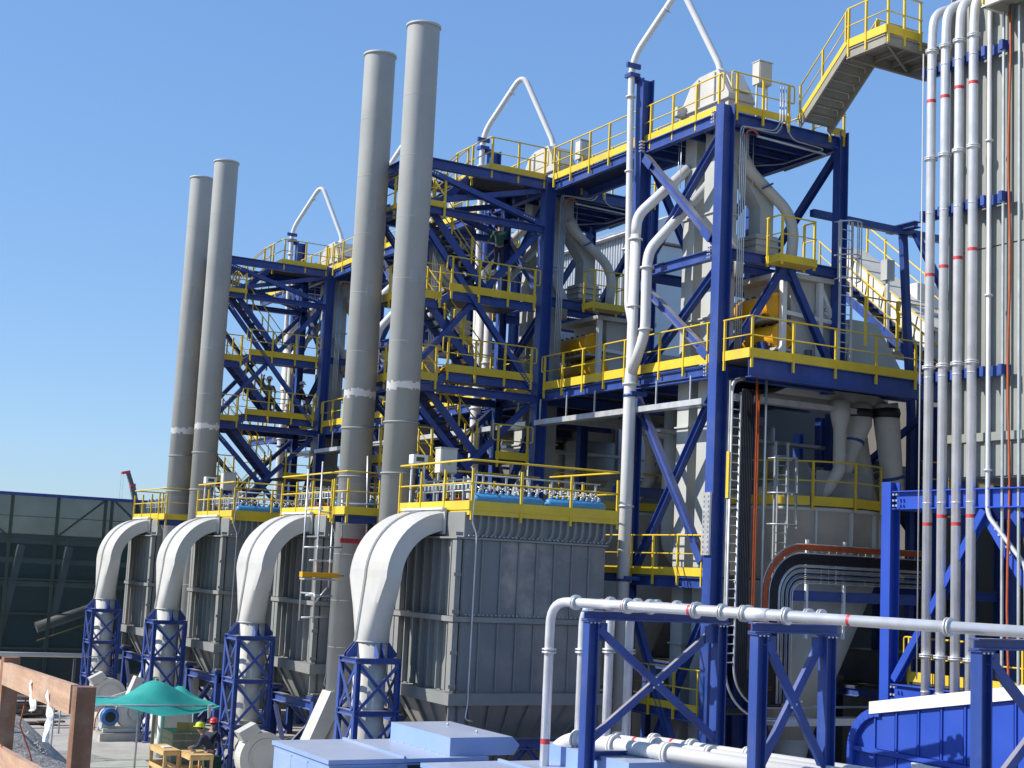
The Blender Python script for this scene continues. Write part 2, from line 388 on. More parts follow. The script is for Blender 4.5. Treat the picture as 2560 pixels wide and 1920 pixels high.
# ------------------------------------------------------------------ bag filters
def make_filter():
    L = (20.7, 37.3, 0); t = thing('bag_filter', '', 'dust filter', L, 'grey bag filters in a row')
    X0, X1, Y0, Y1 = 18.4, 23.0, 35.3, 39.25
    part(t, 'housing', MB().box((X0, Y0, 3.8), (X1, Y1, 8.86)), GREY)
    # long dusty face: two tiers of panels with ribs between
    nx = 8; dx = (X1-X0)/nx
    for zz, (z0, z1) in enumerate(((4.02, 5.86), (6.04, 8.1))):
        pm = MB().box((0, -.02, 0), (dx-.05, 0, z1-z0)).mesh('panel'); pm.materials.append(GREYP); pd = pm.copy(); pd.materials.clear(); pd.materials.append(GREYD)
        rm = MB().box((-.018, -.075, 0), (.018, 0, z1-z0)).mesh('rib'); rm.materials.append(GREY)
        for i in range(nx):
            inst(t, 'panel', pd if zz == 1 and 2 <= i <= 5 else pm, (X0+i*dx+.025, Y0, z0))
            if i: inst(t, 'rib', rm, (X0+i*dx, Y0-.0, z0))
        # the narrow lit face: deep vertical stiffeners
        pm2 = MB().box((-.02, 0, 0), (0, .5, z1-z0)).mesh('panel'); pm2.materials.append(GREY)
        fm = MB().box((-.17, -.025, 0), (0, .025, z1-z0)).mesh('stiffener'); fm.materials.append(GREY)
        for k in range(7):
            inst(t, 'panel', pm2, (X0, Y0+.18+k*.54, z0))
            inst(t, 'stiffener', fm, (X0, Y0+.42+k*.54, z0))
        for y in (Y0-.02, Y1-.52):
            part(t, 'corner_post', MB().box((X0-.22, y, z0), (X0-.06, y+.26, z1)), GREY)
        part(t, 'corner_post', MB().box((X0-.22, Y1-.2, z0), (X0-.06, Y1+.02, z1)), GREY)
    b = MB()
    for z, h in ((8.12, .05), (5.88, .14)):
        b.box((X0-.27, Y0-.1, z), (X1+.05, Y0-.003, z+h)); b.box((X0-.27, Y0-.003, z), (X0-.003, Y1+.06, z+h))
    part(t, 'stiffener_band', b, GREY)
    bb = MB()
    for z in (8.2, 6.06):
        for i in range(34):
            x = X0+.1+i*.135; bb.box((x, Y0-.10, z), (x+.03, Y0-.05, z+.035))
    part(t, 'bolt_row', bb, LGREY)
    part(t, 'base_beam', MB().box((X0-.3, Y0-.14, 3.66), (X1+.1, Y0+.1, 3.98)).box((X0-.3, Y0+.1, 3.66), (X0+.1, Y1+.08, 3.98)).box((X0+.1, Y1-.1, 3.66), (X1, Y1+.08, 3.98)), GREY)
    # trough hopper
    part(t, 'hopper', MB().add([(X0, Y0+.02, 3.66), (X1, Y0+.02, 3.66), (X1, Y1-.02, 3.66), (X0, Y1-.02, 3.66), (X0+1.1, 36.9, 1.3), (X1-1.1, 36.9, 1.3), (X1-1.1, 37.7, 1.3), (X0+1.1, 37.7, 1.3)],
                               [(0, 1, 5, 4), (1, 2, 6, 5), (2, 3, 7, 6), (3, 0, 4, 7), (7, 6, 5, 4), (0, 3, 2, 1)]), GREY)
    for i in range(7):
        x = X0+.4+i*.62; part(t, 'hopper_rib', MB().bar((x, Y0-.02, 3.64), (X0+1.1+(x-X0)*.52, 36.88, 1.35), .03, .1), GREY)
    for i in range(4):
        y = Y0+.5+i*.95; part(t, 'hopper_rib', MB().bar((X0-.02, y, 3.64), (X0+1.06, 36.9+i*.25, 1.35), .05, .12, (1, 0, 0)), GREY)
    for x in (X0+.05, X1-.05):
        for y in (Y0+.05, Y1-.05):
            part(t, 'bracket_leg', MB().bar((x-.1, y, 3.0), (x-.1, y, 3.66), .04, .3, (1, 0, 0)).bar((x+.1, y, 3.0), (x+.1, y, 3.66), .04, .3, (1, 0, 0)).box((x-.2, y-.2, 2.98), (x+.2, y+.2, 3.03)), GREY)
            part(t, 'column', MB().I((x, y, 0), (x, y, 2.85), .26, .24, (1, 0, 0)), BLUE)
            part(t, 'cap_plate', MB().box((x-.24, y-.22, 2.85), (x+.24, y+.22, 2.95)), BLUE)
    beams(t, 'beam', [((X0+.05, y, 2.6), (X1-.05, y, 2.6)) for y in (Y0+.05, Y1-.05)]+[((x, Y0+.05, 2.6), (x, Y1-.05, 2.6)) for x in (X0+.05, X1-.05)])
    for y in (Y0+.05, Y1-.05):
        beams(t, 'brace', [((X0+.1, y, .2), (20.7, y, 2.5)), ((X1-.1, y, .2), (20.7, y, 2.5))], BLUE, .14, .12)
    beams(t, 'brace', [((X0+.05, Y0+.1, 2.5), (X0+.05, 37.3, .2)), ((X0+.05, Y1-.1, 2.5), (X0+.05, 37.3, .2))], BLUE, .14, .12)
    # curved drain pipes under the platform
    jm = MB().tube([(0, 0, 0), (0, 0, -.45), (-.04, .05, -.6), (-.2, .17, -.7)], .042, 7, .14, 5).mesh('bent_pipe'); jm.materials.append(GREY)
    for i in range(18):
        inst(t, 'bent_pipe', jm, (X0+.42+i*.245+(.12 if i > 8 else 0), Y0-.12, 8.86))
    # platform
    px0, px1, py0, py1 = 18.42, 23.3, 35.12, 39.7
    part(t, 'platform_floor', MB().box((px0+.06, py0+.06, 8.87), (px1-.06, py1-.06, 8.93)), GRATE)
    part(t, 'platform_edge', MB().box((px0+.02, py0+.015, 8.78), (px1, py0+.055, 8.95)).box((px0+.02, py0+.055, 8.78), (px0+.06, py1, 8.95)), YEL)
    railing(t, [(px1, py1, 8.98), (px0, py1, 8.98), (px0, py0, 8.98), (px1, py0, 8.98), (px1, py1-.6, 8.98)], 1.3, 1.75, .25, .03)
    # compressed-air headers with valves
    for k in range(2):
        xa, xb = (18.72, 20.95) if k == 0 else (21.05, 23.05)
        tk = part(t, 'air_tank', MB().lathe([(.02, 0), (.12, .03), (.16, .1), (.16, xb-xa-.1), (.12, xb-xa-.03), (.02, xb-xa)], (xa, 35.5, 9.24), (1, 0, 0), 14), TANK)
        vm = MB().lathe([(.05, -.03), (.06, .03), (.06, .06), (.045, .07)], (0, 0, 0), (0, 0, 1), 10).mesh('valve'); vm.materials.append(TANK); vc = MB().lathe([(.04, .07), (.045, .1), (.03, .13)], (0, 0, 0), (0, 0, 1), 10).mesh('valve_cap'); vc.materials.append(CONDUIT)
        for i in range(9): inst(tk, 'valve', vm, (xa+.2+i*(xb-xa-.4)/8, 35.5, 9.385)); inst(tk, 'valve_cap', vc, (xa+.2+i*(xb-xa-.4)/8, 35.5, 9.385))
    fr = MB()
    for i in range(6): fr.bar((19.2+i*.75, 35.85, 8.95), (19.2+i*.75, 35.85, 9.95), .05, .05)
    for z in (9.93, 9.72): fr.tube([(18.9, 35.85, z), (23.1, 35.85, z)], .025, 6)
    part(t, 'instrument_frame', fr, CONDUIT)
    fr = MB()
    for i in range(6): fr.bar((18.95, 35.9+i*.62, 8.95), (18.95, 35.9+i*.62, 9.9), .06, .06)
    for z in (9.82, 9.68, 9.5): fr.tube([(18.95, 35.8, z), (18.95, 39.4, z)], .028, 6)
    for i in range(14): fr.box((18.9, 36.0+i*.24, 9.55), (19.0, 36.1+i*.24, 9.68))
    part(t, 'instrument_frame', fr, CONDUIT)
    hz = MB()
    for i in range(16):
        x = 19.0+i*.26; hz.tube([(x, 35.52, 9.5), (x, 35.9, 9.62+.06*random.random()), (x+.05, 36.6, 9.6)], .014, 5)
        hz.box((x-.03, 35.95, 9.56), (x+.03, 36.05, 9.68))
    part(t, 'pulse_hose', hz, STL)
    rd = MB()
    for y in (36.6, 37.6, 38.5): rd.box((19.4, y, 8.95), (19.7, y+.3, 9.35))
    part(t, 'red_valve_body', rd, REDB)
    # conduit down the corner with clips
    cd_ = part(t, 'conduit', MB().tube([(X0+.2, Y0-.2, 10.0), (X0+.12, Y0-.2, 8.6), (X0+.3, Y0-.16, 8.25), (X0+.28, Y0-.16, 3.7), (X0+.2, Y0-.2, 3.3), (X0+.45, Y0-.2, 3.25)], .022, 6, .1, 4), STL)
    for z in (8.2, 7.1, 6.1, 5.0, 4.1): part(cd_, 'clip', MB().box((X0-.3, Y0-.1, z), (X0-.08, Y0-.02, z+.1)), GREY)
    return t
FLAB = ['big grey bag filter beside the pale blue cabinets, its long side dusty', 'grey bag filter next to the scaffolded stack, second from the pale blue cabinets',
        'grey bag filter third in its row counted from the pale blue cabinets', 'grey bag filter standing closest to the dark netting screen']
f0 = make_filter(); f0['label'] = FLAB[0]; repeat(f0, lambda i: FLAB[i])

# ------------------------------------------------------------------ white elbow ducts
def make_duct():
    t = thing('exhaust_duct', '', 'duct', (16.9, 37.7, 0), 'white elbow ducts of the filters')
    yc = 37.7; hw = 1.27
    # centreline of the flat elbow in the x-z plane: (x outer, z outer, x inner, z inner, half width)
    o = []; n = 14
    for i in range(n+1):
        a = math.pi/2*i/n
        xo, zo = 18.5-1.88*math.sin(a), 6.95+1.95*math.cos(a)
        xi, zi = 18.5-1.32*math.sin(a), 6.95+1.34*math.cos(a)
        o.append((xo, zo, xi, zi))
    mb = MB(); K = 32
    def loop(xo, zo, xi, zi, hw, rnd, zc=None):
        # rectangle outer/inner edges turned towards a circle by rnd (0..1)
        pts = []
        c = V(((xo+xi)/2, yc, (zo+zi)/2)); d = V((xo-xi, 0, zo-zi))*.5; e = V((0, hw, 0))
        for k in range(K):
            a = 2*math.pi*(k+.5)/K; ca, sa = math.cos(a), math.sin(a); m_ = max(abs(ca), abs(sa))
            q = V((ca/m_, sa/m_)) ; u_ = V((ca, sa)); p = q.lerp(u_, rnd)
            pts.append(c+d*p.x+e*p.y)
        return pts
    rings = [loop(*q, hw, 0) for q in o]
    for j in range(1, 9):
        t_ = j/8; rings.append(loop(16.62+(16.43-16.62)*t_, 6.95-1.78*t_, 17.18+(17.37-17.18)*t_, 6.95-1.78*t_, hw+(.47-hw)*t_, t_**1.2))
    vs_ = [p for r_ in rings for p in r_]; fs = []
    for i in range(len(rings)-1):
        for k in range(K):
            k2 = (k+1) % K; fs.append((i*K+k, i*K+k2, (i+1)*K+k2, (i+1)*K+k))
    mb.add(vs_, fs, False); mb.f.append(list(range(K))[::-1]); mb.s.append(False)
    for q in range(len(mb.f)-1):
        mb.s[q] = q >= (n+3)*K
    part(t, 'elbow', mb, WHITE)
    # raised seam along the back
    sm_ = MB(); pr = []
    for xo, zo, xi, zi in o[1:]: pr.append((xo, zo))
    for j in range(1, 9): t_ = j/8; pr.append((16.62+(16.43-16.62)*t_, 6.95-1.78*t_))
    for yy in (yc-.045, yc+.025):
        poly = [(x-.035, yy, z+.01) for x, z in pr]
        for i in range(len(pr)-1):
            a, b = V(poly[i]), V(poly[i+1]); sm_.bar(a+V((.02, .01, 0)), b+V((.02, .01, 0)), .02, .07, (1, 0, .4))
    part(t, 'seam', sm_, CREAM)
    part(t, 'flange', MB().box((18.3, yc-hw-.08, 8.24), (18.36, yc+hw+.08, 8.98)), WHITE)
    part(t, 'bolt_strip', MB().box((18.22, yc-hw-.06, 8.93), (18.31, yc+hw+.06, 8.985)), TRIMW)
    part(t, 'down_pipe', MB().tube([(16.9, yc, 5.2), (16.9, yc, 1.75), (16.95, yc-.12, 1.25), (17.0, yc-.5, .98), (17.0, yc-1.0, .95)], .462, 22, .25, 4), CREAM)
    fl = MB()
    for z in (5.18, 1.95): fl.ring((16.9, yc, z), .45, (0, 0, 1), .02, .045, 22)
    fl.ring((17, yc-.62, .96), .45, (0, 1, 0), .02, .06, 22); fl.ring((17, yc-.74, .95), .45, (0, 1, 0), .02, .06, 22); part(t, 'pipe_flange', fl, CREAM)
    return t
d0 = make_duct(); d0['label'] = 'white elbow duct bending into the dusty filter by the pale blue cabinets'
DL = ['', 'white elbow duct above the lattice support beside the turquoise tarp', 'white elbow duct third in the row from the pale blue cabinets', 'white elbow duct closest to the dark netting screen']
repeat(d0, lambda i: DL[i])

def make_support():
    t = thing('duct_support', '', 'lattice support', (16.85, 37.7, 0), 'blue lattice supports under the ducts')
    x0, x1, y0, y1, zt = 16.22, 17.55, 37.05, 38.32, 4.75
    for x in (x0+.06, x1-.06):
        for y in (y0+.06, y1-.06): part(t, 'leg', MB().I((x, y, .08), (x, y, zt-.12), .14, .15, (1, 0, 0), .02), BLUE)
    lv = [.25, 1.75, 3.25, zt-.08]
    for z in lv[1:]:
        for y in (y0+.06, y1-.06): part(t, 'crossbar', MB().I((x0-.02, y, z), (x1+.02, y, z), .16, .14), BLUE)
        for x in (x0+.06, x1-.06): part(t, 'crossbar', MB().I((x, y0+.12, z), (x, y1-.12, z), .16, .14), BLUE)
    for a, b in zip(lv[:-1], lv[1:]):
        a += .1; b -= .1
        for k, (s, e) in enumerate((((x0+.1, y0), (x1-.1, y0)), ((x0+.1, y1), (x1-.1, y1)), ((x0, y0+.1), (x0, y1-.1)), ((x1, y0+.1), (x1, y1-.1)))):
            oy = V((0, .035, 0)) if k < 2 else V((.035, 0, 0))
            part(t, 'brace', MB().bar(V((*s, a))-oy, V((*e, b))-oy, .03, .09), BLUE)
            part(t, 'brace', MB().bar(V((*s, b))+oy, V((*e, a))+oy, .03, .09), BLUE)
    for k in range(8):
        a = math.pi/4*k+math.pi/8; c, s = math.cos(a), math.sin(a)
        if k % 2: continue
    for (cx, cy) in ((1, 0), (-1, 0), (0, 1), (0, -1)):
        for o_ in (-.09, .09):
            px, py = -cy*o_, cx*o_
            b_ = V((16.9+px, 37.7+py, zt)); d = V((cx, cy, 0)); n_ = V((-cy, cx, 0))*.025
            part(t, 'gusset', MB().ext([b_+d*.46-n_/2, b_+d*.76-n_/2, b_+d*.76-n_/2+V((0, 0, .1)), b_+d*.5-n_/2+V((0, 0, .42)), b_+d*.46-n_/2+V((0, 0, .42))], n_), BLUE)
    part(t, 'base_plate', MB().box((x0-.1, y0-.1, .04), (x1+.1, y1+.1, .085)), BLUE)
    return t
s0 = make_support(); s0['label'] = 'blue lattice support partly hidden by the pale blue cabinets'
SL = ['', 'blue lattice support with the turquoise tarp tied to it', 'blue lattice support rising behind the turquoise tarp', 'blue lattice support closest to the dark netting screen']
repeat(s0, lambda i: SL[i])

def make_fan():
    t = thing('exhaust_fan', '', 'fan', (17.0, 36.1, 0), 'white fans under the ducts')
    c = V((17.0, 36.0, .98)); mb = MB(); K = 40; out = []
    for k in range(K+1):
        a = -math.pi*.25+2*math.pi*k/K*.86; r_ = .62+.34*k/K; out.append((c.x+r_*math.cos(a), c.z+r_*math.sin(a)))
    out += [(c.x+1.25, c.z-.95), (c.x+1.25, c.z-.45)]
    mb.ext([(x, 35.72, z) for x, z in out], (0, .56, 0)); part(t, 'scroll', mb, CREAM)
    part(t, 'inlet_box', MB().ext([(16.5, 36.28, 1.5), (17.5, 36.28, 1.5), (17.5, 36.28, .45), (16.5, 36.28, .45)], (0, .4, 0)), CREAM)
    part(t, 'rim', MB().ring((c.x, 35.7, c.z), .52, (0, 1, 0), .02, .05, 28), WHITE)
    part(t, 'belt_guard', MB().ext([(16.0, 35.6, 1.75), (16.55, 35.6, 2.05), (16.75, 35.6, 1.8), (16.2, 35.6, 1.45)], (0, .5, 0)), WHITE)
    part(t, 'pedestal', MB().box((16.4, 35.4, .05), (17.6, 36.9, .32)), CREAM)
    return t
fan0 = make_fan(); fan0['label'] = 'white exhaust fan hidden behind the pale blue cabinets'
FL2 = ['', 'white exhaust fan beside the pale blue cabinet corner', 'white exhaust fan behind the turquoise tarp', 'white exhaust fan with round scroll near the netting screen']
repeat(fan0, lambda i: FL2[i])
# belt-driven blower on a concrete plinth
t = thing('blower', 'cream blower with blue electric motor on a concrete plinth', 'blower', (15.2, 58.2, 0))
part(t, 'plinth', MB().box((14.6, 57.55, .04), (16.5, 59.2, .34)), CONC)
part(t, 'skid', MB().box((14.75, 57.75, .36), (16.2, 57.9, .5)).box((14.75, 58.6, .36), (16.2, 58.75, .5)).box((14.8, 57.9, .4), (14.95, 58.6, .48)), LGREY)
mo = part(t, 'motor', MB().lathe([(.1, -.02), (.3, 0), (.33, .04), (.33, .16), (.29, .18), (.29, .75), (.2, .8)], (14.98, 57.75, .95), (0, 1, 0), 24), CREAM)
part(mo, 'fan_cowl', MB().lathe([(.12, -.06), (.33, -.05), (.35, .0), (.35, .22), (.3, .24)], (14.98, 57.72, .95), (0, 1, 0), 24), MOTOR)
part(mo, 'cowl_grille', MB().lathe([(.02, -.075), (.2, -.07), (.21, -.05)], (14.98, 57.72, .95), (0, 1, 0), 20), DARK)
part(mo, 'terminal_box', MB().box((14.8, 57.95, 1.27), (15.15, 58.3, 1.5)), MOTOR)
part(mo, 'motor_foot', MB().box((14.72, 57.9, .5), (15.24, 58.4, .68)), LGREY)
sc_ = []
for k in range(37): a = -.4+2*math.pi*k/36*.84; r_ = .5+.22*k/36; sc_.append((15.95+r_*math.cos(a), 57.9, 1.12+r_*math.sin(a)))
part(t, 'scroll', MB().ext(sc_, (0, .5, 0)), CREAM)
part(t, 'inlet', MB().lathe([(.3, 0), (.24, .14), (.24, .2), (.3, .24)], (15.98, 57.66, 1.12), (0, 1, 0), 20), LGREY)
part(t, 'outlet', MB().ext([(15.6, 57.95, 1.55), (15.95, 57.95, 1.75), (16.3, 57.95, 2.4), (15.95, 57.95, 2.5)], (0, .45, 0)), CREAM)
part(t, 'stand', MB().ext([(15.7, 57.95, .5), (16.3, 57.95, .5), (16.1, 57.95, .95), (15.8, 57.95, .95)], (0, .4, 0)), LGREY)
part(t, 'belt_cover', MB().bar((14.4, 58.55, 1.25), (15.9, 58.55, 1.75), .12, .3), LGREY)
part(t, 'power_cable', MB().tube([(14.85, 57.95, 1.38), (14.62, 57.9, 1.3), (14.45, 57.85, .9), (14.42, 57.8, .45)], .025, 6, .15), REDO)

# ------------------------------------------------------------------ stacks
def make_stack(x, y, label, top, zk=3.2):
    t = thing('chimney_stack', label, 'chimney', (x, y, 0), 'four tall round stacks')
    part(t, 'shaft', MB().lathe([(.53, zk), (.53, top-.12), (.53, top)], (x, y, 0), (0, 0, 1), 36), STACK)
    part(t, 'rim', MB().lathe([(.53, top-.05), (.575, top-.045), (.575, top+.015), (.5, top+.015), (.5, top-.4)], (x, y, 0), (0, 0, 1), 36, False), LGREY)
    part(t, 'mouth', MB().lathe([(.49, top-.41), (.49, top-.4)], (x, y, 0), (0, 0, 1), 24), DARK)
    rg = MB()
    for z in (4.6, 6.1, 7.6): rg.ring((x, y, z), .528, (0, 0, 1), .008, .008, 32)
    for z in range(14, int(top), 2): rg.ring((x, y, z+.3), .528, (0, 0, 1), .008, .006, 32)
    part(t, 'weld_seam', rg, STACK)
    rg = MB()
    for z in (10.15, 11.75): rg.ring((x, y, z), .525, (0, 0, 1), .025, .045, 32)
    part(t, 'flange', rg, STACK)
    a = V((x-.2, y, zk+.1)); b = V((x-1.75, y, .2))
    part(t, 'inlet_leg', MB().ext([(x-.53, y-.36, zk), (x-.1, y-.36, zk), (x-.1, y-.36, zk-.4), (x-1.35, y-.36, zk-2.9), (x-1.75, y-.36, zk-2.9)], (0, .72, 0)), CREAM)
    part(t, 'base', MB().lathe([(.45, .04), (.45, zk+.02)], (x, y, 0), (0, 0, 1), 24), CREAM)
    for (dz, da) in ((6.2, .9), (3.3, .5)):
        a_ = -math.pi/2-da*.3; d = V((math.cos(a_), math.sin(a_), 0)); q = V((x, y, 12.85+dz))+d*.53; s_ = V((-d.y, d.x, 0))
        part(t, 'patch_plate', MB().ext([q-s_*.11, q+s_*.11, q+s_*.11+V((0, 0, .42)), q-s_*.11+V((0, 0, .42))], d*.012), STACK)
    return t
make_stack(19.08, 41.25, 'tall grey stack beside the dusty filter, paint band at mid height', 24.72)
make_stack(18.98, 44.45, 'tall grey stack with scaffold poles around its lower shaft', 24.66)
make_stack(19.08, 61.25, 'grey stack of the far pair, next to the stair tower', 24.72)
make_stack(18.98, 64.45, 'grey stack of the far pair, on the netting side', 24.66)
# small yellow balconies hung between the stacks
def balcony(y, lab):
    t = thing('stack_balcony', lab, 'platform', (18.5, y, 8.8), 'small balconies between the stacks')
    part(t, 'floor', MB().box((17.85, y, 8.8), (19.1, y+1.0, 8.86)), GRATE)
    part(t, 'bearer', MB().I((17.9, y+.1, 8.7), (19.1, y+.1, 8.7), .2, .15), BLUE); part(t, 'bearer', MB().I((17.9, y+.9, 8.7), (19.1, y+.9, 8.7), .2, .15), BLUE)
    railing(t, [(17.85, y+1.0, 8.9), (17.85, y, 8.9), (19.1, y, 8.9)], 1.3, 1.2, .25)
balcony(42.45, 'small yellow railed balcony beside the scaffolded stack'); balcony(62.45, 'small yellow railed balcony between the far stacks')

# ------------------------------------------------------------------ steel towers
CX, CY = 24.93, 32.75
def make_tower():
    t = thing('steel_tower', '', 'tower', (27.1, 34.8, 0), 'blue steel process towers in a row')
    xs, ys = (CX, 29.35), (CY, 36.95)
    for x in xs:
        for y in ys:
            zt = 22.95 if (x == CX and y == ys[1]) else 21.05
            w_ = .42 if x == CX else .34
            part(t, 'column', MB().I((x, y, 13.4 if (x != CX and y == ys[0]) else 0), (x, y, zt), w_, w_*.9, (1, 0, 0), .035), BLUE)
    for z, h in ((20.68, .36), (16.65, .3), (13.2, .36), (7.22, .3), (3.5, .3)):
        for y in (ys if z > 8 else ys[1:]): part(t, 'beam', MB().I((xs[0]+.22, y, z), (xs[1]-.18, y, z), h, .22), BLUE)
        for x in (xs if z > 8 else xs[:1]): part(t, 'beam', MB().I((x, ys[0]+.2, z), (x, ys[1]-.2, z), h, .22), BLUE)
    for za, zb in ((20.45, 16.95), (16.4, 13.55), (12.9, 7.6), (6.9, .3)):
        part(t, 'brace', MB().I((CX-.06, 36.8, za), (CX-.06, 32.95, zb), .22, .2, (0, 0, 1), .022), BLUE)
        part(t, 'brace', MB().I((CX+.16, 36.8, zb), (CX+.16, 32.95, za), .22, .2, (0, 0, 1), .022), BLUE)
        g = MB()
        for f_ in (.09, .91): g.bar((CX-.18, 36.8+(32.95-36.8)*(f_-.05), za+(zb-za)*(f_-.05)), (CX-.18, 36.8+(32.95-36.8)*(f_+.05), za+(zb-za)*(f_+.05)), .26, .025, (1, 0, 0))
        part(t, 'gusset', g, BLUE)
    part(t, 'brace', MB().I((29.3, 36.8, 20.4), (27.2, 36.9, 16.9), .2, .2, (0, 1, 0), .022), BLUE); part(t, 'brace', MB().I((25.1, 36.8, 20.4), (27.15, 36.9, 16.9), .2, .2, (0, 1, 0), .022), BLUE)
    part(t, 'brace', MB().I((29.35, 32.95, 20.4), (29.35, 36.8, 16.9), .2, .2, (1, 0, 0), .022), BLUE)
    # top deck
    part(t, 'deck', MB().box((25.0, 32.75, 20.84), (29.3, 37.0, 20.9)), GRATEB)
    part(t, 'walkway_deck', MB().box((25.0, 37.0, 20.84), (26.5, 42.7, 20.9)), GRATEB)
    for x in (25.05, 26.45): part(t, 'walkway_beam', MB().I((x, 37.15, 20.68), (x, 42.55, 20.68), .3, .16), BLUE)
    for k in range(5): part(t, 'joist', MB().I((25.2, 33.5+k*.75, 20.72), (29.2, 33.5+k*.75, 20.72), .18, .1), BLUE)
    railing(t, [(24.93, 42.5, 20.95), (24.93, 33.0, 20.95)], 1.1, 1.25, .22, .024, True)
    railing(t, [(26.5, 37.1, 20.95), (26.5, 42.5, 20.95)], 1.1, 1.35, .22)
    railing(t, [(25.15, 32.62, 20.95), (27.25, 32.62, 20.95)], 1.1, 1.0, .22, .024, True)
    railing(t, [(28.7, 32.62, 20.95), (29.4, 32.62, 20.95), (29.4, 37.05, 20.95), (26.6, 37.05, 20.95)], 1.1, 1.3, .22)
    # middle deck
    part(t, 'mid_deck', MB().box((25.0, 31.45, 13.42), (33.0, 41.4, 13.48)), GRATE)
    part(t, 'edge_beam', MB().I((24.9, 33.0, 13.26), (24.9, 36.7, 13.26), .3, .2), BLUE)
    part(t, 'edge_beam', MB().I((24.9, 37.2, 13.26), (24.9, 42.5, 13.26), .3, .2), BLUE)
    for k in range(4): part(t, 'joist', MB().I((25.1, 33.6+k*2.3, 13.28), (33.0, 33.6+k*2.3, 13.28), .22, .14), BLUE)
    railing(t, [(24.78, 42.3, 13.52), (24.78, 37.25, 13.52)], 1.1, 1.25, .27, .024, True)
    railing(t, [(24.78, 36.7, 13.52), (24.78, 33.0, 13.52)], 1.1, 1.1, .27, .024, True)
    # intermediate balcony
    part(t, 'balcony_floor', MB().box((26.4, 31.95, 16.5), (27.8, 32.6, 16.72)), YEL)
    railing(t, [(26.42, 32.6, 16.75), (26.42, 31.98, 16.75), (27.78, 31.98, 16.75), (27.78, 32.6, 16.75)], 1.1, 1.2, 0, .026)
    part(t, 'mid_frame', MB().I((26.2, 33.9, 16.6), (29.2, 33.9, 16.6), .24, .18).I((26.2, 35.4, 16.6), (29.2, 35.4, 16.6), .24, .18), BLUE)
    # low deck
    part(t, 'low_deck', MB().box((25.0, 32.8, 7.38), (27.6, 41.4, 7.43)), GRATE)
    railing(t, [(24.8, 42.3, 7.46), (24.8, 37.2, 7.46)], 1.1, 1.3, .24, .024, True)
    railing(t, [(24.8, 36.7, 7.46), (24.8, 33.0, 7.46)], 1.1, 1.25, .24, .024, True)
    part(t, 'edge_beam', MB().I((24.9, 37.2, 7.28), (24.9, 42.5, 7.28), .26, .18), BLUE)
    part(t, 'ground_deck', MB().box((25.0, 32.8, 3.62), (27.0, 41.4, 3.67)), GRATE)
    railing(t, [(24.8, 36.7, 3.7), (24.8, 33.0, 3.7)], 1.1, 1.25, .2, .024, True)
    # cable duct hung under the middle deck
    ct = part(t, 'hung_cable_tray', MB().box((24.55, 33.0, 12.25), (24.95, 42.4, 12.28)).box((24.55, 33.0, 12.28), (24.57, 42.4, 12.42)), STL)
    for k in range(6): part(ct, 'hanger', MB().bar((24.6, 33.6+k*1.7, 12.42), (24.6, 33.6+k*1.7, 13.12), .04, .04), STL)
    # conduits on the near column
    for k in range(4): part(t, 'conduit', MB().tube([(25.28+k*.07, 32.48, 20.3-k*.06), (25.28+k*.07, 32.48, 13.5)], .022, 6), CONDUIT)
    for k in range(2): part(t, 'conduit', MB().tube([(25.3+k*.08, 32.5, 20.2), (25.32+k*.08, 32.5, 20.42), (26.55+k*.1, 32.5, 20.5-k*.07), (26.75+k*.1, 32.5, 20.75), (26.75+k*.1, 32.5, 21.9)], .022, 6, .22, 4), CONDUIT)
    part(t, 'conduit', MB().tube([(26.98, 32.52, 21.9), (26.98, 32.52, 20.75), (27.25, 32.5, 20.35), (28.5, 32.5, 20.3), (28.5, 34.5, 20.3), (26.8, 36.5, 20.3)], .022, 6, .2, 4), CONDUIT)
    part(t, 'conduit', MB().tube([(25.9, 32.5, 20.22), (28.6, 32.5, 20.15), (28.7, 34.6, 20.15)], .035, 6, .2, 4), CONDUIT)
    part(t, 'conduit', MB().tube([(25.45, 32.48, 20.05), (25.5, 32.46, 20.3), (25.75, 32.46, 20.38), (25.95, 32.5, 20.25)], .03, 6, .12, 4), REDO)
    # splice plates on the near column with bolts
    sp = MB().box((CX-.29, CY-.16, 8.0), (CX-.215, CY+.16, 9.75)); part(t, 'splice_plate', sp, STL)
    bl = MB()
    for k in range(12):
        for q in (-.1, .1): bl.box((CX-.315, CY+q-.025, 8.08+k*.14), (CX-.29, CY+q+.025, 8.13+k*.14))
    part(t, 'bolt_row', bl, STL)
    bl = MB()
    for (y, z) in ((33.0, 20.68), (36.7, 20.68), (33.0, 16.65), (36.7, 16.65), (33.0, 13.22)):
        for k in range(4):
            for q in (0, .09): bl.box((CX-.26, y+q-.02, z-.15+k*.1), (CX-.12, y+q+.02, z-.11+k*.1))
    part(t, 'bolt_row', bl, STL)
    return t
tw = make_tower(); TL = ['blue steel tower with an access stair rising from its top deck', 'blue steel tower second along the row from the access stair', 'blue steel tower mostly hidden behind the scaffolded stack pair', 'blue steel tower at the far end of its row by the far stacks']
tw['label'] = TL[0]; towers = repeat(tw, lambda i: TL[i])
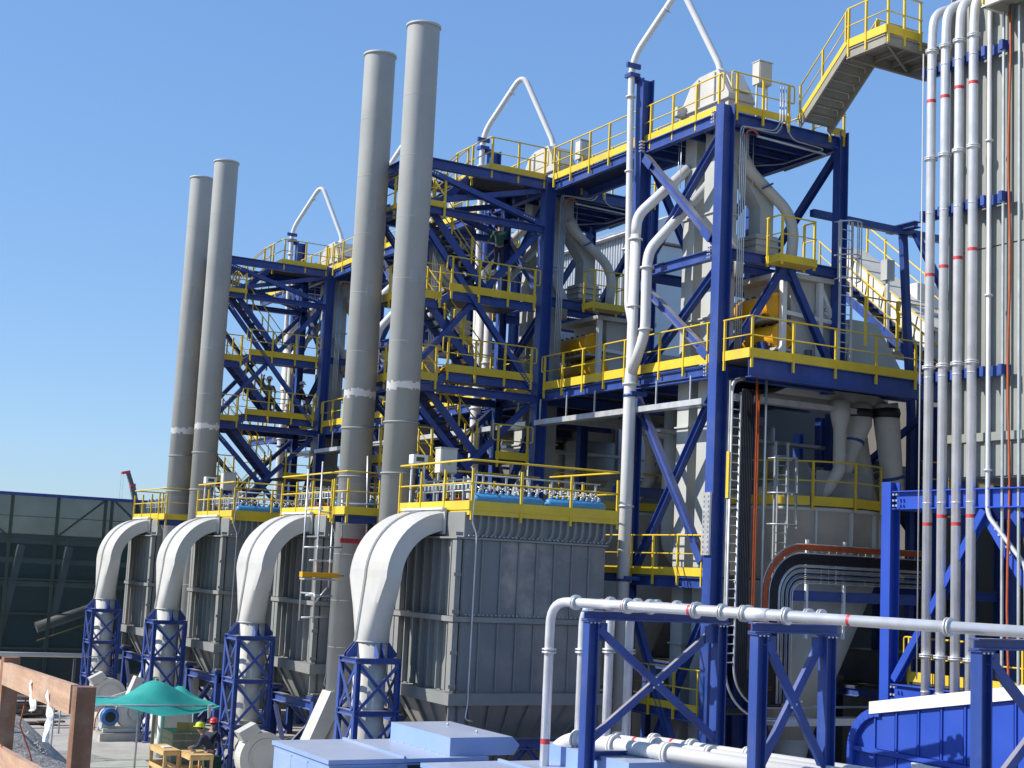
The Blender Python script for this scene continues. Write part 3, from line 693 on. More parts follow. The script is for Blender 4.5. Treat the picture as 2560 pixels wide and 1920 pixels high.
# extras of the near tower: wide fascia and railing on the side towards the yard
t = towers[0]
for y in (CY-.02,):
    part(t, 'brace', MB().I((27.15, y, 16.5), (25.2, y, 13.55), .2, .2, (0, 1, 0), .022), BLUE); part(t, 'brace', MB().I((27.4, y, 16.5), (29.2, y, 13.55), .2, .2, (0, 1, 0), .022), BLUE)
    part(t, 'gusset', MB().box((26.9, y-.02, 16.15), (27.65, y+.02, 16.5)), BLUE)
part(t, 'fascia_beam', MB().I((24.95, 31.42, 13.2), (34.2, 31.42, 13.2), .56, .26), BLUE)
railing(t, [(24.88, 32.5, 13.52), (24.88, 31.3, 13.52), (34.2, 31.3, 13.52)], 1.1, 1.55, .27)
railing(t, [(29.0, 31.28, 14.6), (30.4, 31.28, 14.6)], 1.1, 1.4, 0)
part(t, 'column', MB().I((34.0, 31.9, 0), (34.0, 31.9, 13.0), .34, .3, (1, 0, 0)), BLUE)
for y in (37.5,): part(t, 'column', MB().I((33.4, y, 0), (33.4, y, 13.1), .34, .3, (1, 0, 0)), BLUE)

# ------------------------------------------------------------------ process equipment, one set per tower
def make_elevator():
    t = thing('bucket_elevator', '', 'elevator', (26.0, 34.7, 0), 'bucket elevators through the towers')
    h = MB(); x0, x1 = 25.55, 26.5
    h.ext([(x0, 33.45, 20.92), (x0, 35.85, 20.92), (x0, 35.85, 21.75), (x0, 35.35, 22.45), (x0, 34.95, 22.6), (x0, 34.0, 22.62), (x0, 33.45, 21.75)], (x1-x0, 0, 0)); part(t, 'head_casing', h, WHITE)
    part(t, 'hatch', MB().ext([(25.72, 33.48, 21.85), (26.36, 33.48, 21.85), (26.36, 33.82, 22.4), (25.72, 33.82, 22.4)], (0, -.04, .025)), WHITE)
    part(t, 'casing_flange', MB().box((25.5, 33.4, 21.55), (26.55, 33.455, 21.62)).box((25.5, 33.455, 21.55), (25.548, 35.9, 21.62)), WHITE)
    part(t, 'stiffener', MB().box((25.49, 34.9, 21.65), (25.55, 34.98, 22.5)).box((25.49, 34.1, 21.65), (25.55, 34.14, 22.55)), WHITE)
    part(t, 'drive_box', MB().box((25.2, 35.55, 21.5), (25.55, 35.8, 21.8)), LGREY)
    part(t, 'drive_motor', MB().lathe([(.16, 0), (.2, .05), (.2, .5), (.12, .55)], (26.55, 33.7, 21.2), (1, 0, 0), 14), DGREY)
    for y0, y1 in ((34.0, 34.6), (35.05, 35.62)):
        lg = part(t, 'leg_casing', MB().box((25.62, y0, .1), (26.4, y1, 20.95)), LGREY)
        fl = MB()
        for z in (2.2, 5.4, 8.6, 11.8, 15.0, 18.2): fl.box((25.56, y0-.06, z), (26.46, y1+.06, z+.05))
        part(lg, 'flange', fl, LGREY)
    return t
e0 = make_elevator(); EL = ['cream bucket elevator in the tower with the access stair', 'cream bucket elevator in the second tower from the access stair', 'cream bucket elevator behind the scaffolded stack pair', 'cream bucket elevator in the tower by the far stacks']
e0['label'] = EL[0]; repeat(e0, lambda i: EL[i])

def make_vpipe():
    t = thing('vent_pipe', '', 'pipe', (24.5, 37.1, 0), 'bent white vent pipes over the towers')
    part(t, 'riser', MB().tube([(26.22, 34.75, 22.4), (26.22, 34.75, 23.0), (25.44, 35.93, 25.85), (24.5, 37.12, 23.6), (24.5, 37.12, 22.4), (24.42, 36.75, 15.6), (24.42, 36.62, 15.3), (24.42, 36.38, 14.6)], .105, 16, .55, 10), PIPEW)
    part(t, 'cone', MB().lathe([(.3, 0), (.13, .45)], (26.22, 34.75, 22.5), (0, 0, 1), 16), WHITE)
    fl = MB()
    for z in (22.35, 19.9, 17.4): fl.ring((24.48, 37.0 if z < 20 else 37.1, z), .1, (0, 0, 1), .02, .06, 14)
    fl.ring((25.18, 36.27, 25.13), .1, V((25.44-24.5, 35.93-37.12, 25.75-23.6)), .02, .05, 14)
    part(t, 'flange', fl, PIPEW)
    part(t, 'main_drop', MB().tube([(24.4, 36.4, 17.75), (24.4, 36.4, 13.6), (24.4, 36.4, 13.3), (24.4, 36.4, .5)], [.16, .16, .19, .19], 18), PIPEW)
    part(t, 'branch', MB().tube([(25.6, 35.4, 19.85), (24.42, 36.4, 18.35), (24.4, 36.4, 17.7)], .16, 16, .4, 5), PIPEW)
    part(t, 'branch', MB().tube([(26.1, 34.85, 19.45), (24.5, 35.75, 17.2), (24.4, 35.74, 16.7), (24.4, 35.7, 14.6), (24.4, 36.38, 13.4)], .16, 16, .4, 5), PIPEW)
    fl = MB()
    for y, z in ((36.4, 17.6), (36.4, 15.5), (35.72, 16.6), (35.7, 14.7), (36.4, 13.1), (36.4, 9.4)): fl.ring((24.4, y, z), .165 if z > 14 else .185, (0, 0, 1), .025, .055, 18)
    part(t, 'flange', fl, PIPEW)
    cl = MB()
    for z in (12.75, 7.2): cl.box((24.3, 36.15, z), (24.85, 36.25, z+.12)); cl.ring((24.4, 36.4, z), .185, (0, 0, 1), .04, .03, 16)
    cl.box((24.35, 36.95, 23.0), (24.72, 37.3, 23.12)); cl.box((24.2, 36.9, 23.25), (24.7, 37.0, 23.4)); cl.box((24.55, 37.15, 22.9), (24.9, 37.3, 23.1))
    part(t, 'clamp', cl, BLUE)
    return t
v0 = make_vpipe(); VL = ['white vent pipe with a peaked bend above the tower by the access stair', 'white vent pipe with a peaked bend above the second tower', 'white vent pipe with its peak hidden behind the scaffolded stack pair', 'white vent pipe with a peaked bend above the far tower']
v0['label'] = VL[0]; repeat(v0, lambda i: VL[i])

def make_chute():
    SH = V((-.25, 0, 0))
    t = thing('feed_chute', '', 'chute', (27.3, 34.2, 0), 'slanted feed chutes above the mills')
    part(t, 'body', MB().ext([(26.3, 33.75, 20.8), (26.85, 33.75, 20.8), (26.85, 33.75, 20.1), (27.85, 33.75, 18.75), (27.85, 33.75, 17.7), (27.35, 33.75, 17.7), (27.35, 33.75, 18.55), (26.3, 33.75, 19.9)], (0, .55, 0)), LGREY)
    part(t, 'neck', MB().ext([(27.2, 33.7, 17.7), (28.0, 33.7, 17.7), (28.05, 33.7, 17.1), (27.15, 33.7, 17.1)], (0, .85, 0)), CREAM)
    b = MB()
    for k in range(3): b.box((27.1, 33.62, 17.55-k*.2), (28.08, 34.62, 17.6-k*.2))
    part(t, 'collar', b, LGREY)
    part(t, 'spout', MB().lathe([(.28, 16.75), (.28, 17.1)], (27.6, 34.1, 0), (0, 0, 1), 16), DGREY)
    part(t, 'bypass_pipe', MB().tube([(26.55, 33.62, 19.9), (26.7, 33.6, 19.6), (28.2, 33.5, 18.5), (28.45, 33.5, 17.9), (28.35, 33.5, 16.9)], .17, 14, .35, 5), CREAM)
    part(t, 'side_pipe', MB().tube([(26.2, 33.9, 18.0), (26.35, 33.85, 17.5), (26.6, 33.8, 17.1), (26.6, 33.8, 16.3)], .16, 14, .3, 4), CREAM)
    part(t, 'clamp', MB().bar((27.1, 33.35, 19.0), (27.45, 33.35, 19.2), .05, .12, (0, 1, 0)), BLUE)
    for x, y in ((26.9, 33.6), (25.4, 35.2), (25.6, 35.6)): part(t, 'hanger_rod', MB().tube([(x, y, 20.6), (x, y, 19.1)], .015, 5), STL)
    for o_ in bpy.data.objects:
        if o_.parent == t: o_.location = SH
    return t
c0 = make_chute(); CL = ['pale grey slanted feed chute in the tower with the access stair', 'pale grey slanted feed chute in the second tower', 'pale grey slanted feed chute behind the scaffolded stack pair', 'pale grey slanted feed chute in the far tower']
c0['label'] = CL[0]; repeat(c0, lambda i: CL[i])

def make_mill():
    t = thing('roller_mill', '', 'mill', (28.2, 34.2, 13.5), 'roller mills with orange covers')
    part(t, 'base_frame', MB().I((27.2, 32.9, 13.72), (33, 32.9, 13.72), .4, .25).I((27.2, 35.4, 13.72), (33, 35.4, 13.72), .4, .25), LGREY)
    part(t, 'body', MB().ext([(27.85, 33.05, 13.9), (29.9, 33.05, 13.9), (30.1, 33.05, 15.0), (29.4, 33.05, 16.3), (27.75, 33.05, 16.3), (27.75, 33.05, 15.9)], (0, 2.2, 0)), CREAM)
    part(t, 'top_frame', MB().box((27.2, 32.75, 16.3), (29.7, 35.5, 16.45)), CREAM)
    for z, x in ((15.42, 27.2), (14.56, 27.45)):
        cv = part(t, 'roller_cover', MB().lathe([(.02, -.01), (.34, 0), (.36, .03), (.36, 2.32), (.34, 2.35), (.02, 2.36)], (x, 33.0, z), (0, 1, 0), 26), ORANGE)
        f_ = MB()
        for k in range(6): f_.box((x-.12, 33.2+k*.36, z+.33), (x-.04, 33.3+k*.36, z+.4)); f_.box((x-.3, 33.2+k*.36, z-.3), (x-.24, 33.3+k*.36, z-.22))
        part(cv, 'bolt_lug', f_, DGREY)
        part(cv, 'end_flange', MB().ring((x, 33.02, z), .34, (0, 1, 0), .02, .06, 26), ORANGE)
    part(t, 'rail_beam', MB().box((26.95, 32.98, 15.0), (27.9, 35.3, 15.08)).box((27.2, 32.98, 14.12), (28.0, 35.3, 14.2)), LGREY)
    for x in (27.35, 28.75): part(t, 'white_post', MB().bar((x, 32.9, 13.95), (x, 32.9, 16.3), .16, .16, (1, 0, 0)), TRIMW)
    part(t, 'white_brace', MB().bar((28.75, 32.9, 16.2), (29.3, 32.9, 15.2), .12, .12).bar((27.45, 32.9, 15.25), (29.4, 32.9, 15.15), .12, .12), TRIMW)
    part(t, 'blue_bracket', MB().box((26.7, 33.4, 13.55), (27.25, 35.0, 13.65)).bar((27.2, 33.5, 13.6), (27.05, 33.5, 14.4), .12, .3, (0, 1, 0)).bar((27.2, 34.9, 13.6), (27.05, 34.9, 14.4), .12, .3, (0, 1, 0)), BLUE)
    part(t, 'discharge_hood', MB().add([(30.0, 33.05, 13.95), (32.3, 33.05, 13.95), (31.2, 33.05, 15.4), (30.1, 33.05, 15.4), (30.0, 35.2, 13.95), (32.3, 35.2, 13.95), (31.2, 35.2, 15.4), (30.1, 35.2, 15.4)],
                                      [(0, 1, 2, 3), (7, 6, 5, 4), (0, 4, 5, 1), (1, 5, 6, 2), (2, 6, 7, 3), (3, 7, 4, 0)]), LGREY)
    part(t, 'wing_plate', MB().ext([(28.8, 33.0, 16.0), (29.7, 33.0, 15.45), (29.3, 33.0, 14.9), (28.6, 33.0, 15.2)], (0, -.04, 0)), LGREY)
    part(t, 'name_plate', MB().ext([(28.98, 32.955, 15.42), (29.42, 32.955, 15.27), (29.42, 32.955, 15.5), (28.98, 32.955, 15.65)], (0, -.012, 0)), TRIMW)
    sp_ = MB()
    for k in range(2): sp_.lathe([(.1, 0)]+[(.1+.02*(j % 2), .04*j) for j in range(8)], (28.4+k*.5, 32.95, 13.95), (0, 0, 1), 12)
    part(t, 'spring', sp_, DGREY)
    cu = bpy.data.curves.new('lettering', 'FONT'); cu.body = 'OXAG'; cu.size = .17; cu.extrude = .004; cu.align_x = 'CENTER'; cu.align_y = 'CENTER'
    to = bpy.data.objects.new('tmp', cu); col.objects.link(to); bpy.context.view_layer.update()
    me = bpy.data.meshes.new_from_object(to.evaluated_get(bpy.context.evaluated_depsgraph_get())); bpy.data.objects.remove(to); me.name = 'lettering'; me.materials.append(BLACK)
    lo = inst(t, 'lettering', me, (29.2, 32.935, 15.46)); lo.rotation_euler = (R(90), R(18.8), 0); lo['kind'] = 'stuff'
    return t
m0_ = make_mill(); ML = ['pale grey roller mill with two orange covers by the access stair tower', 'roller mill with orange covers in the second tower', 'roller mill with orange covers behind the scaffolded stack pair', 'roller mill with orange covers in the far tower']
m0_['label'] = ML[0]; repeat(m0_, lambda i: ML[i])

def make_drum():
    cx, cy = 30.3, 35.6; t = thing('separator_drum', '', 'separator', (cx, cy, 0), 'round separators under the mills')
    part(t, 'shell', MB().lathe([(2.55, 7.5), (2.55, 9.5), (2.62, 9.5), (2.62, 9.62), (.3, 9.66)], (cx, cy, 0), (0, 0, 1), 40), CREAM)
    part(t, 'cone', MB().lathe([(.6, 2.6), (2.5, 7.5)], (cx, cy, 0), (0, 0, 1), 40), CREAM)
    part(t, 'spout', MB().lathe([(.6, 2.6), (.35, 1.4), (.35, .2)], (cx, cy, 0), (0, 0, 1), 20), CREAM)
    fm = MB().box((-.03, -.03, 7.55), (.12, .03, 9.5)).mesh('fin'); fm.materials.append(CREAM)
    for k in range(14):
        a = 2*math.pi*k/14+.2; o = inst(t, 'fin', fm, (cx+2.54*math.cos(a), cy+2.54*math.sin(a), 0)); o.rotation_euler.z = a
    sk = MB()
    for k in range(12):
        a0, a1 = 2*math.pi*k/12, 2*math.pi*(k+.94)/12
        p0_, p1_ = V((cx+2.7*math.cos(a0), cy+2.7*math.sin(a0), 9.8)), V((cx+2.7*math.cos(a1), cy+2.7*math.sin(a1), 9.8)); sk.bar(p0_, p1_, .02, .28)
    part(t, 'kick_plate', sk, YEL)
    rp = [(cx+2.7*math.cos(2*math.pi*k/24), cy+2.7*math.sin(2*math.pi*k/24)) for k in range(25)]
    rl = part(t, 'ring_rail', MB().tube([(x, y, 10.98) for x, y in rp], .028, 7), YEL)
    part(rl, 'mid_rail', MB().tube([(x, y, 10.4) for x, y in rp], .022, 6), YEL)
    for k in range(0, 24, 2): inst(rl, 'post', POST, (rp[k][0], rp[k][1], 9.88))
    fr_ = MB().box((29.2, 33.4, 9.7), (31.4, 33.44, 10.75)); part(t, 'guard_screen', fr_, MESHG)
    part(t, 'gear_housing', MB().lathe([(1.2, 9.66), (1.2, 10.3), (.6, 10.6), (.3, 11.2)], (cx, cy, 0), (0, 0, 1), 24), CREAM)
    return t
dr = make_drum(); DRL = ['round cream separator drum with yellow ring railing behind the cable trays', 'round separator drum in the second tower', 'round separator drum behind the scaffolded stack pair', 'round separator drum in the far tower']
dr['label'] = DRL[0]; repeat(dr, lambda i: DRL[i])

def make_hoppers():
    t = thing('transfer_spouts', '', 'spouts', (31.0, 34.0, 9.6), 'conical spouts under the middle decks')
    part(t, 'cone_spout', MB().tube([(30.0, 33.3, 12.9), (30.0, 33.3, 12.45), (30.0, 33.3, 12.0), (30.0, 33.3, 10.8), (29.5, 33.6, 9.8)], [.3, .3, .2, .2, .2], 16), CREAM)
    part(t, 'cone_spout', MB().tube([(31.0, 33.6, 12.9), (31.0, 33.6, 12.3), (30.75, 33.6, 11.4), (30.3, 33.7, 10.0)], [.42, .42, .22, .2], 16), CREAM)
    part(t, 'cone_spout', MB().tube([(31.9, 33.4, 13.0), (32.0, 33.4, 12.4), (32.4, 33.6, 11.0), (32.8, 33.8, 9.8)], [.4, .4, .34, .3], 16), CREAM)
    part(t, 'cone_spout', MB().tube([(31.4, 34.4, 12.6), (31.9, 34.4, 11.2), (32.3, 34.4, 9.8)], [.45, .3, .3], 16), CREAM)
    part(t, 'rubber_sleeve', MB().lathe([(.43, 12.5), (.46, 12.62), (.43, 12.75)], (31.0, 33.6, 0), (0, 0, 1), 16).lathe([(.42, 12.55), (.45, 12.7), (.42, 12.85)], (31.95, 33.4, 0), (0, 0, 1), 16), BLACK)
    part(t, 'screen_tray', MB().ext([(27.5, 33.4, 12.9), (32.4, 33.4, 12.9), (31.6, 33.4, 13.2), (28.2, 33.4, 13.2)], (0, 2.5, 0)), LGREY)
    part(t, 'clamp', MB().ring((30.85, 33.6, 11.75), .28, (.3, 0, 1), .05, .03, 16).ring((32.5, 33.65, 10.75), .34, (-.3, 0, 1), .05, .03, 16), BLUE)
    return t
hp = make_hoppers(); HL = ['cream cone spouts hanging above the separator behind the cable trays', 'cream cone spouts in the second tower', 'cream cone spouts behind the scaffolded stack pair', 'cream cone spouts in the far tower']
hp['label'] = HL[0]; repeat(hp, lambda i: HL[i])

def make_frame():
    t = thing('service_tower', '', 'tower', (35, 36, 0), 'blue service towers behind the separators')
    for x in (33.9, 37.0):
        for y in (33.4, 38.6): part(t, 'column', MB().I((x, y, 0), (x, y, 13.1), .3, .28, (1, 0, 0)), BLUE)
    for z in (3.9, 7.2, 10.0):
        for y in (33.4, 38.6): part(t, 'beam', MB().I((33.9, y, z), (37, y, z), .28, .2), BLUE)
        for x in (33.9, 37.0): part(t, 'beam', MB().I((x, 33.5, z), (x, 38.5, z), .28, .2), BLUE)
        part(t, 'floor', MB().box((31.5 if z > 9 else 33.8, 37.4 if z > 9 else 33.4, z+.15), (37.1, 42.2, z+.2)), GRATE)
        railing(t, [(33.7, 42.1, z+.22), (33.7, 38.2, z+.22)], 1.1, 1.3, .2)
    railing(t, [(33.3, 33.2, 10.22), (37, 33.2, 10.22)], 1.1, 1.2, .24)
    part(t, 'floor', MB().box((33.2, 33.1, 10.14), (37.1, 37.3, 10.19)), GRATE)
    part(t, 'brace', MB().bar((33.9, 38.4, 10.3), (33.9, 33.6, 12.9), .18, .18), BLUE); part(t, 'brace', MB().bar((33.9, 33.6, 7.4), (33.9, 38.4, 9.8), .18, .18), BLUE)
    part(t, 'pipe', MB().tube([(34.6, 34.2, .2), (34.6, 34.2, 12.6), (36.5, 36.5, 12.8)], .18, 12, .5), CREAM)
    part(t, 'pipe', MB().tube([(28.2, 37.8, .2), (28.2, 37.8, 11.8), (28.2, 41.5, 12.4)], .2, 12, .5), CREAM); part(t, 'pipe', MB().tube([(27.4, 38.4, 12.9), (27.4, 38.4, 8.2), (30.0, 38.6, 6.5)], .24, 12, .6), LGREY)
    part(t, 'cable_tray', MB().box((26.4, 37.6, 11.9), (33.5, 38.0, 12.0)).box((26.0, 33.3, 12.55), (30.8, 33.6, 12.72)), STL)
    part(t, 'bin', MB().lathe([(.25, 8.2), (1.0, 10.4), (1.0, 12.6)], (31.4, 39.6, 0), (0, 0, 1), 20), LGREY)
    part(t, 'motor_casing', MB().box((33.95, 35.0, 10.2), (35.0, 36.4, 11.3)), LGREY)
    part(t, 'beam', MB().I((25.2, 38.4, 10.0), (33.7, 38.4, 10.0), .3, .2), BLUE); part(t, 'beam', MB().I((27.9, 37.1, 12.9), (27.9, 42.2, 12.9), .3, .2), BLUE)
    return t
sf = make_frame(); SFL = ['blue service tower behind the separator with yellow ring railing', 'blue service tower behind the second tower', 'blue service tower behind the scaffolded stack pair', 'blue service tower behind the far tower']
sf['label'] = SFL[0]; repeat(sf, lambda i: SFL[i])

def cabinet(x, y, z, lab, d=(.42, .3, .66), legs=1.1, group=None, wires=False):
    t = thing('control_cabinet', lab, 'cabinet', (x, y, z), group)
    part(t, 'box', MB().box((x, y, z+legs), (x+d[0], y+d[1], z+legs+d[2])), CREAM)
    part(t, 'door', MB().box((x+.03, y-.02, z+legs+.03), (x+d[0]-.03, y, z+legs+d[2]-.03)), CREAM)
    part(t, 'hood', MB().box((x-.02, y-.04, z+legs+d[2]), (x+d[0]+.02, y+d[1]+.02, z+legs+d[2]+.025)), LGREY)
    for q in (.05, d[0]-.05): part(t, 'leg', MB().bar((x+q, y+d[1]*.5, z), (x+q, y+d[1]*.5, z+legs), .05, .05), STL)
    return t
for i in range(4):
    cabinet(26.2, 32.85+10*i, 20.9, ['grey control cabinet on legs on the top deck by the access stair', 'grey control cabinet on the second tower top', 'grey control cabinet on the tower top behind the stacks', 'grey control cabinet on the far tower top'][i], (.48, .32, .68), 1.1, 'cabinets on the tower tops')
for i, w_ in ((0, 'dusty filter beside the pale blue cabinets'), (2, 'third filter in the row')):
    t = cabinet(18.95, 38.1+10*i, 8.93, 'grey cabinet with warning triangle on top of the '+w_, (.55, .35, .72), 1.15, 'cabinets on the filter tops')
    zz = 8.93+1.15
    tri = part(t, 'warning_triangle', MB().ext([(19.17, 38.07+10*i, zz+.25), (19.29, 38.07+10*i, zz+.25), (19.23, 38.07+10*i, zz+.36)], (0, -.012, 0)), YEL)
    part(tri, 'bolt_symbol', MB().ext([(19.222, 38.055+10*i, zz+.265), (19.238, 38.055+10*i, zz+.265), (19.233, 38.055+10*i, zz+.325), (19.227, 38.055+10*i, zz+.325)], (0, -.006, 0)), BLACK)
    t2 = thing('display_unit', 'white display unit with green screen on the '+w_, 'control unit', (18.62, 39.0+10*i, 8.93), 'display units on the filter tops')
    yy = 39.0+10*i
    part(t2, 'case', MB().box((18.5, yy, 10.35), (18.98, yy+.3, 10.62)), TRIMW); part(t2, 'screen', MB().box((18.6, yy-.012, 10.42), (18.86, yy, 10.55)), DKGREEN)
    for x in (18.54, 18.94): part(t2, 'leg', MB().bar((x, yy+.15, 8.93), (x, yy+.15, 10.35), .05, .05), TRIMW)
    part(t2, 'cable', MB().tube([(18.7, yy, 10.35), (18.75, yy-.05, 9.8), (18.6, yy-.05, 9.3)], .02, 5, .2), MOTOR)

# ------------------------------------------------------------------ stair towers (second to fourth unit)
def make_stairs():
    t = thing('stair_tower', '', 'stair tower', (22.2, 43.9, 0), 'blue stair towers between stacks and process towers')
    xa, xb, ya, yb = 19.65, 24.55, 42.65, 45.25
    for y in (ya, yb): part(t, 'column', MB().I((xa, y, 0), (xa, y, 20.95), .3, .28, (1, 0, 0)), BLUE)
    part(t, 'column', MB().I((xb+.1, yb, 0), (xb+.1, yb, 20.95), .3, .28, (1, 0, 0)), BLUE)
    for z, h in ((20.7, .34), (19.12, .24), (13.18, .26), (8.1, .26)):
        for y in (ya, yb): part(t, 'beam', MB().I((xa, y, z), (xb+.2, y, z), h, .22), BLUE)
        part(t, 'beam', MB().I((xa, ya+.15, z), (xa, yb-.15, z), h, .2), BLUE)
    for y in (ya-.03, yb):
        for (z0, z1) in ((19.3, 20.5), (13.45, 18.95), (8.3, 12.95), (.6, 7.8)):
            part(t, 'brace', MB().I((xa+.15, y, z1), (xb, y, z0), .2, .18, (0, 1, 0), .022), BLUE)
            part(t, 'brace', MB().I((xa+.15, y+.21, z0), (xb, y+.21, z1), .2, .18, (0, 1, 0), .022), BLUE)
            g = MB(); d = V((xb-xa-.15, 0, z0-z1)).normalized()
            for f_, s in ((V((xa+.15, y-.11, z1)), 1), (V((xb, y-.11, z0)), -1)):
                for k in range(5): q = f_+d*s*(.3+k*.1); g.box((q.x-.025, q.y-.012, q.z-.025), (q.x+.025, q.y+.01, q.z+.025))
            part(t, 'bolt_row', g, STL)
    for k, (zm, zl) in enumerate(((16.5, 16.15), (13.78, 13.42), (11.05, 10.7))):
        if k < 2:
            part(t, 'landing', MB().box((21.1, ya+.1, zm-.06), (24.6, yb-.1, zm)), GRATE)
            part(t, 'landing_beam', MB().I((21.15, ya-.02, zm-.2), (24.5, ya-.02, zm-.2), .26, .12), BLUE)
            part(t, 'landing_beam', MB().bar((20.75, ya-.02, zm-.52), (21.2, ya-.02, zm-.2), .1, .24), BLUE)
            part(t, 'landing_beam', MB().I((xa, ya-.02, zl-.2), (20.8, ya-.02, zl-.2), .26, .12), BLUE)
            railing(t, [(21.15, ya-.12, zm+.03), (24.5, ya-.12, zm+.03)], 1.1, 1.2, .26, .024, True)
            railing(t, [(21.6, yb, zm+.03), (24.4, yb, zm+.03)], 1.1, 1.3, .2)
        else:
            part(t, 'landing', MB().box((23.2, ya+.1, zm-.06), (24.6, yb-.1, zm)), GRATE)
            railing(t, [(23.2, ya-.1, zm+.03), (24.5, ya-.1, zm+.03)], 1.1, 1.2, .26, .024, True)
        part(t, 'landing', MB().box((19.7, ya+.1, zl-.06), (20.95, yb-.1, zl)), GRATE)
        railing(t, [(19.6, yb, zl+.03), (19.6, ya-.1, zl+.03), (20.9, ya-.1, zl+.03)], 1.1, 1.2, .26)
    part(t, 'landing', MB().box((19.7, ya+.1, 19.18), (20.9, yb-.1, 19.24)), GRATE)
    railing(t, [(19.6, yb, 19.27), (19.6, ya-.1, 19.27), (20.9, ya-.1, 19.27)], 1.1, 1.2, .22)
    for p0_, p1_ in (((22.95, 43.0, 16.5), (20.55, 43.0, 19.2)), ((22.75, 43.0, 13.78), (20.5, 43.0, 16.15)), ((22.75, 43.0, 11.05), (20.5, 43.0, 13.42))):
        stair(t, p0_, p1_, (0, .85, 0), 10, BLUE, GRATE)
    stair(t, (20.8, 44.2, 19.24), (22.5, 44.2, 20.9), (0, .85, 0), 7, BLUE, GRATE)
    stair(t, (21.0, 44.2, 8.6), (23.2, 44.2, 11.05), (0, .85, 0), 10, BLUE, GRATE)
    stair(t, (22.75, 43.0, 8.1), (20.5, 43.0, 10.7), (0, .85, 0), 10, BLUE, GRATE)
    part(t, 'top_landing', MB().box((22.5, ya+.1, 20.84), (24.9, yb, 20.9)), GRATE)
    railing(t, [(22.5, yb, 20.93), (22.5, ya, 20.93), (24.75, ya, 20.93)], 1.1, 1.15, .24)
    return t
OLDK = KIDS.clear()
st0 = make_stairs(); STL_ = ['', 'blue stair tower beside the second process tower, a worker in green on it', 'blue stair tower seen between the scaffolded stack pair', 'blue stair tower by the far stacks, two workers on its landing']
st0['label'] = STL_[1]; KIDS.clear()
copy_tree(st0, (0, 20, 0), None, STL_[3])

# ------------------------------------------------------------------ access stair and its high platform
t = thing('access_stair', 'grey steel stair with yellow railings climbing from the tower top to a high platform', 'stair', (27.9, 30.5, 20.9))
st = stair(t, (27.4, 32.45, 20.85), (27.4, 30.4, 22.62), (1.15, 0, 0), 9, STAIRG, STAIRG, .3, (1, 1))
rs = MB().add(*_tread(V((1.15, 0, 0)), V((0, -1, 0)))).mesh('riser')
rb = MB().box((27.45, -.012, 0), (28.5, .012, .2)).mesh('step_riser'); rb.materials.append(STAIRG)
for i in range(9): inst(t, 'step_riser', rb, (0, 32.45-(i+1)*.2278, 20.87+(i+.5)*.1967))
part(t, 'yellow_edge', MB().bar((27.36, 32.4, 21.03), (27.36, 30.4, 22.76), .02, .14), YEL)
part(t, 'platform', MB().box((27.42, 28.85, 22.55), (30.5, 30.4, 22.62)), STAIRG)
part(t, 'platform_beam', MB().I((27.42, 28.85, 22.4), (27.42, 30.4, 22.4), .28, .1), STAIRG); part(t, 'platform_beam', MB().I((27.42, 28.85, 22.4), (30.5, 28.85, 22.4), .28, .1), STAIRG)
part(t, 'platform_beam', MB().I((27.42, 30.38, 22.4), (30.5, 30.38, 22.4), .28, .1), STAIRG)
for k in range(4): part(t, 'joist', MB().I((27.7+k*.7, 28.9, 22.45), (27.7+k*.7, 30.35, 22.45), .16, .06), STAIRG)
part(t, 'joist', MB().bar((27.5, 28.95, 22.36), (29.6, 30.3, 22.36), .06, .06), STAIRG)
railing(t, [(27.38, 30.4, 22.65), (27.38, 28.82, 22.65), (28.75, 28.82, 22.65)], 1.1, .9, .24)
railing(t, [(28.55, 30.45, 22.65), (30.4, 30.45, 22.65)], 1.1, .9, .24)

# ------------------------------------------------------------------ silo clad in grey panels, on a blue portal
t = thing('panelled_silo', 'tall grey panelled silo on blue columns behind the four silver pipes', 'silo', (31.5, 23.5, 0))
X = 28.85
part(t, 'shell', MB().box((X+.12, 18, 10.25), (36, 27.85, 27)), SILO)
k = 0; y = 27.85
while y > 18.4:
    part(t, 'panel', MB().box((X+.07, y-.52, 10.3), (X+.119, y-.03, 16.3)), SILO); part(t, 'panel', MB().box((X+.07, y-.52, 16.34), (X+.119, y-.03, 22.3)), SILO)
    part(t, 'panel_rib', MB().box((X-.0, y-.03, 10.3), (X+.119, y+.0, 24)), SILO)
    part(t, 'pilaster', MB().box((X+.0, y-.66, 10.3), (X+.118, y-.58, 24)), SILO)
    y -= .7
part(t, 'ledge', MB().box((X-.05, 18, 11.2), (X+.07, 27.9, 11.42)), SILO)
for (x, y) in ((28.5, 29.55), (34.5, 29.5), (28.6, 21.8), (34.5, 21.8)):
    part(t, 'portal_column', MB().I((x, y, 0), (x, y, 10.2), .36, .34, (1, 0, 0), .035), VBLUE)
part(t, 'portal_beam', MB().I((28.5, 29.36, 9.7), (28.5, 19, 9.7), .5, .3), VBLUE)
part(t, 'portal_beam', MB().I((28.7, 29.5, 9.7), (34.3, 29.5, 9.7), .5, .3), VBLUE)
part(t, 'portal_beam', MB().I((28.5, 29.36, 4.6), (28.5, 19, 4.6), .4, .26), VBLUE)
part(t, 'portal_brace', MB().I((28.5, 29.3, 4.9), (28.5, 26.2, 9.4), .22, .2, (1, 0, 0)), VBLUE); part(t, 'portal_brace', MB().I((28.7, 23.0, 4.9), (28.7, 26.4, 9.4), .26, .24, (1, 0, 0)), VBLUE); part(t, 'portal_brace', MB().I((29.8, 22.6, 4.9), (29.8, 26.4, 9.4), .26, .24, (1, 0, 0)), VBLUE)
bl = MB()
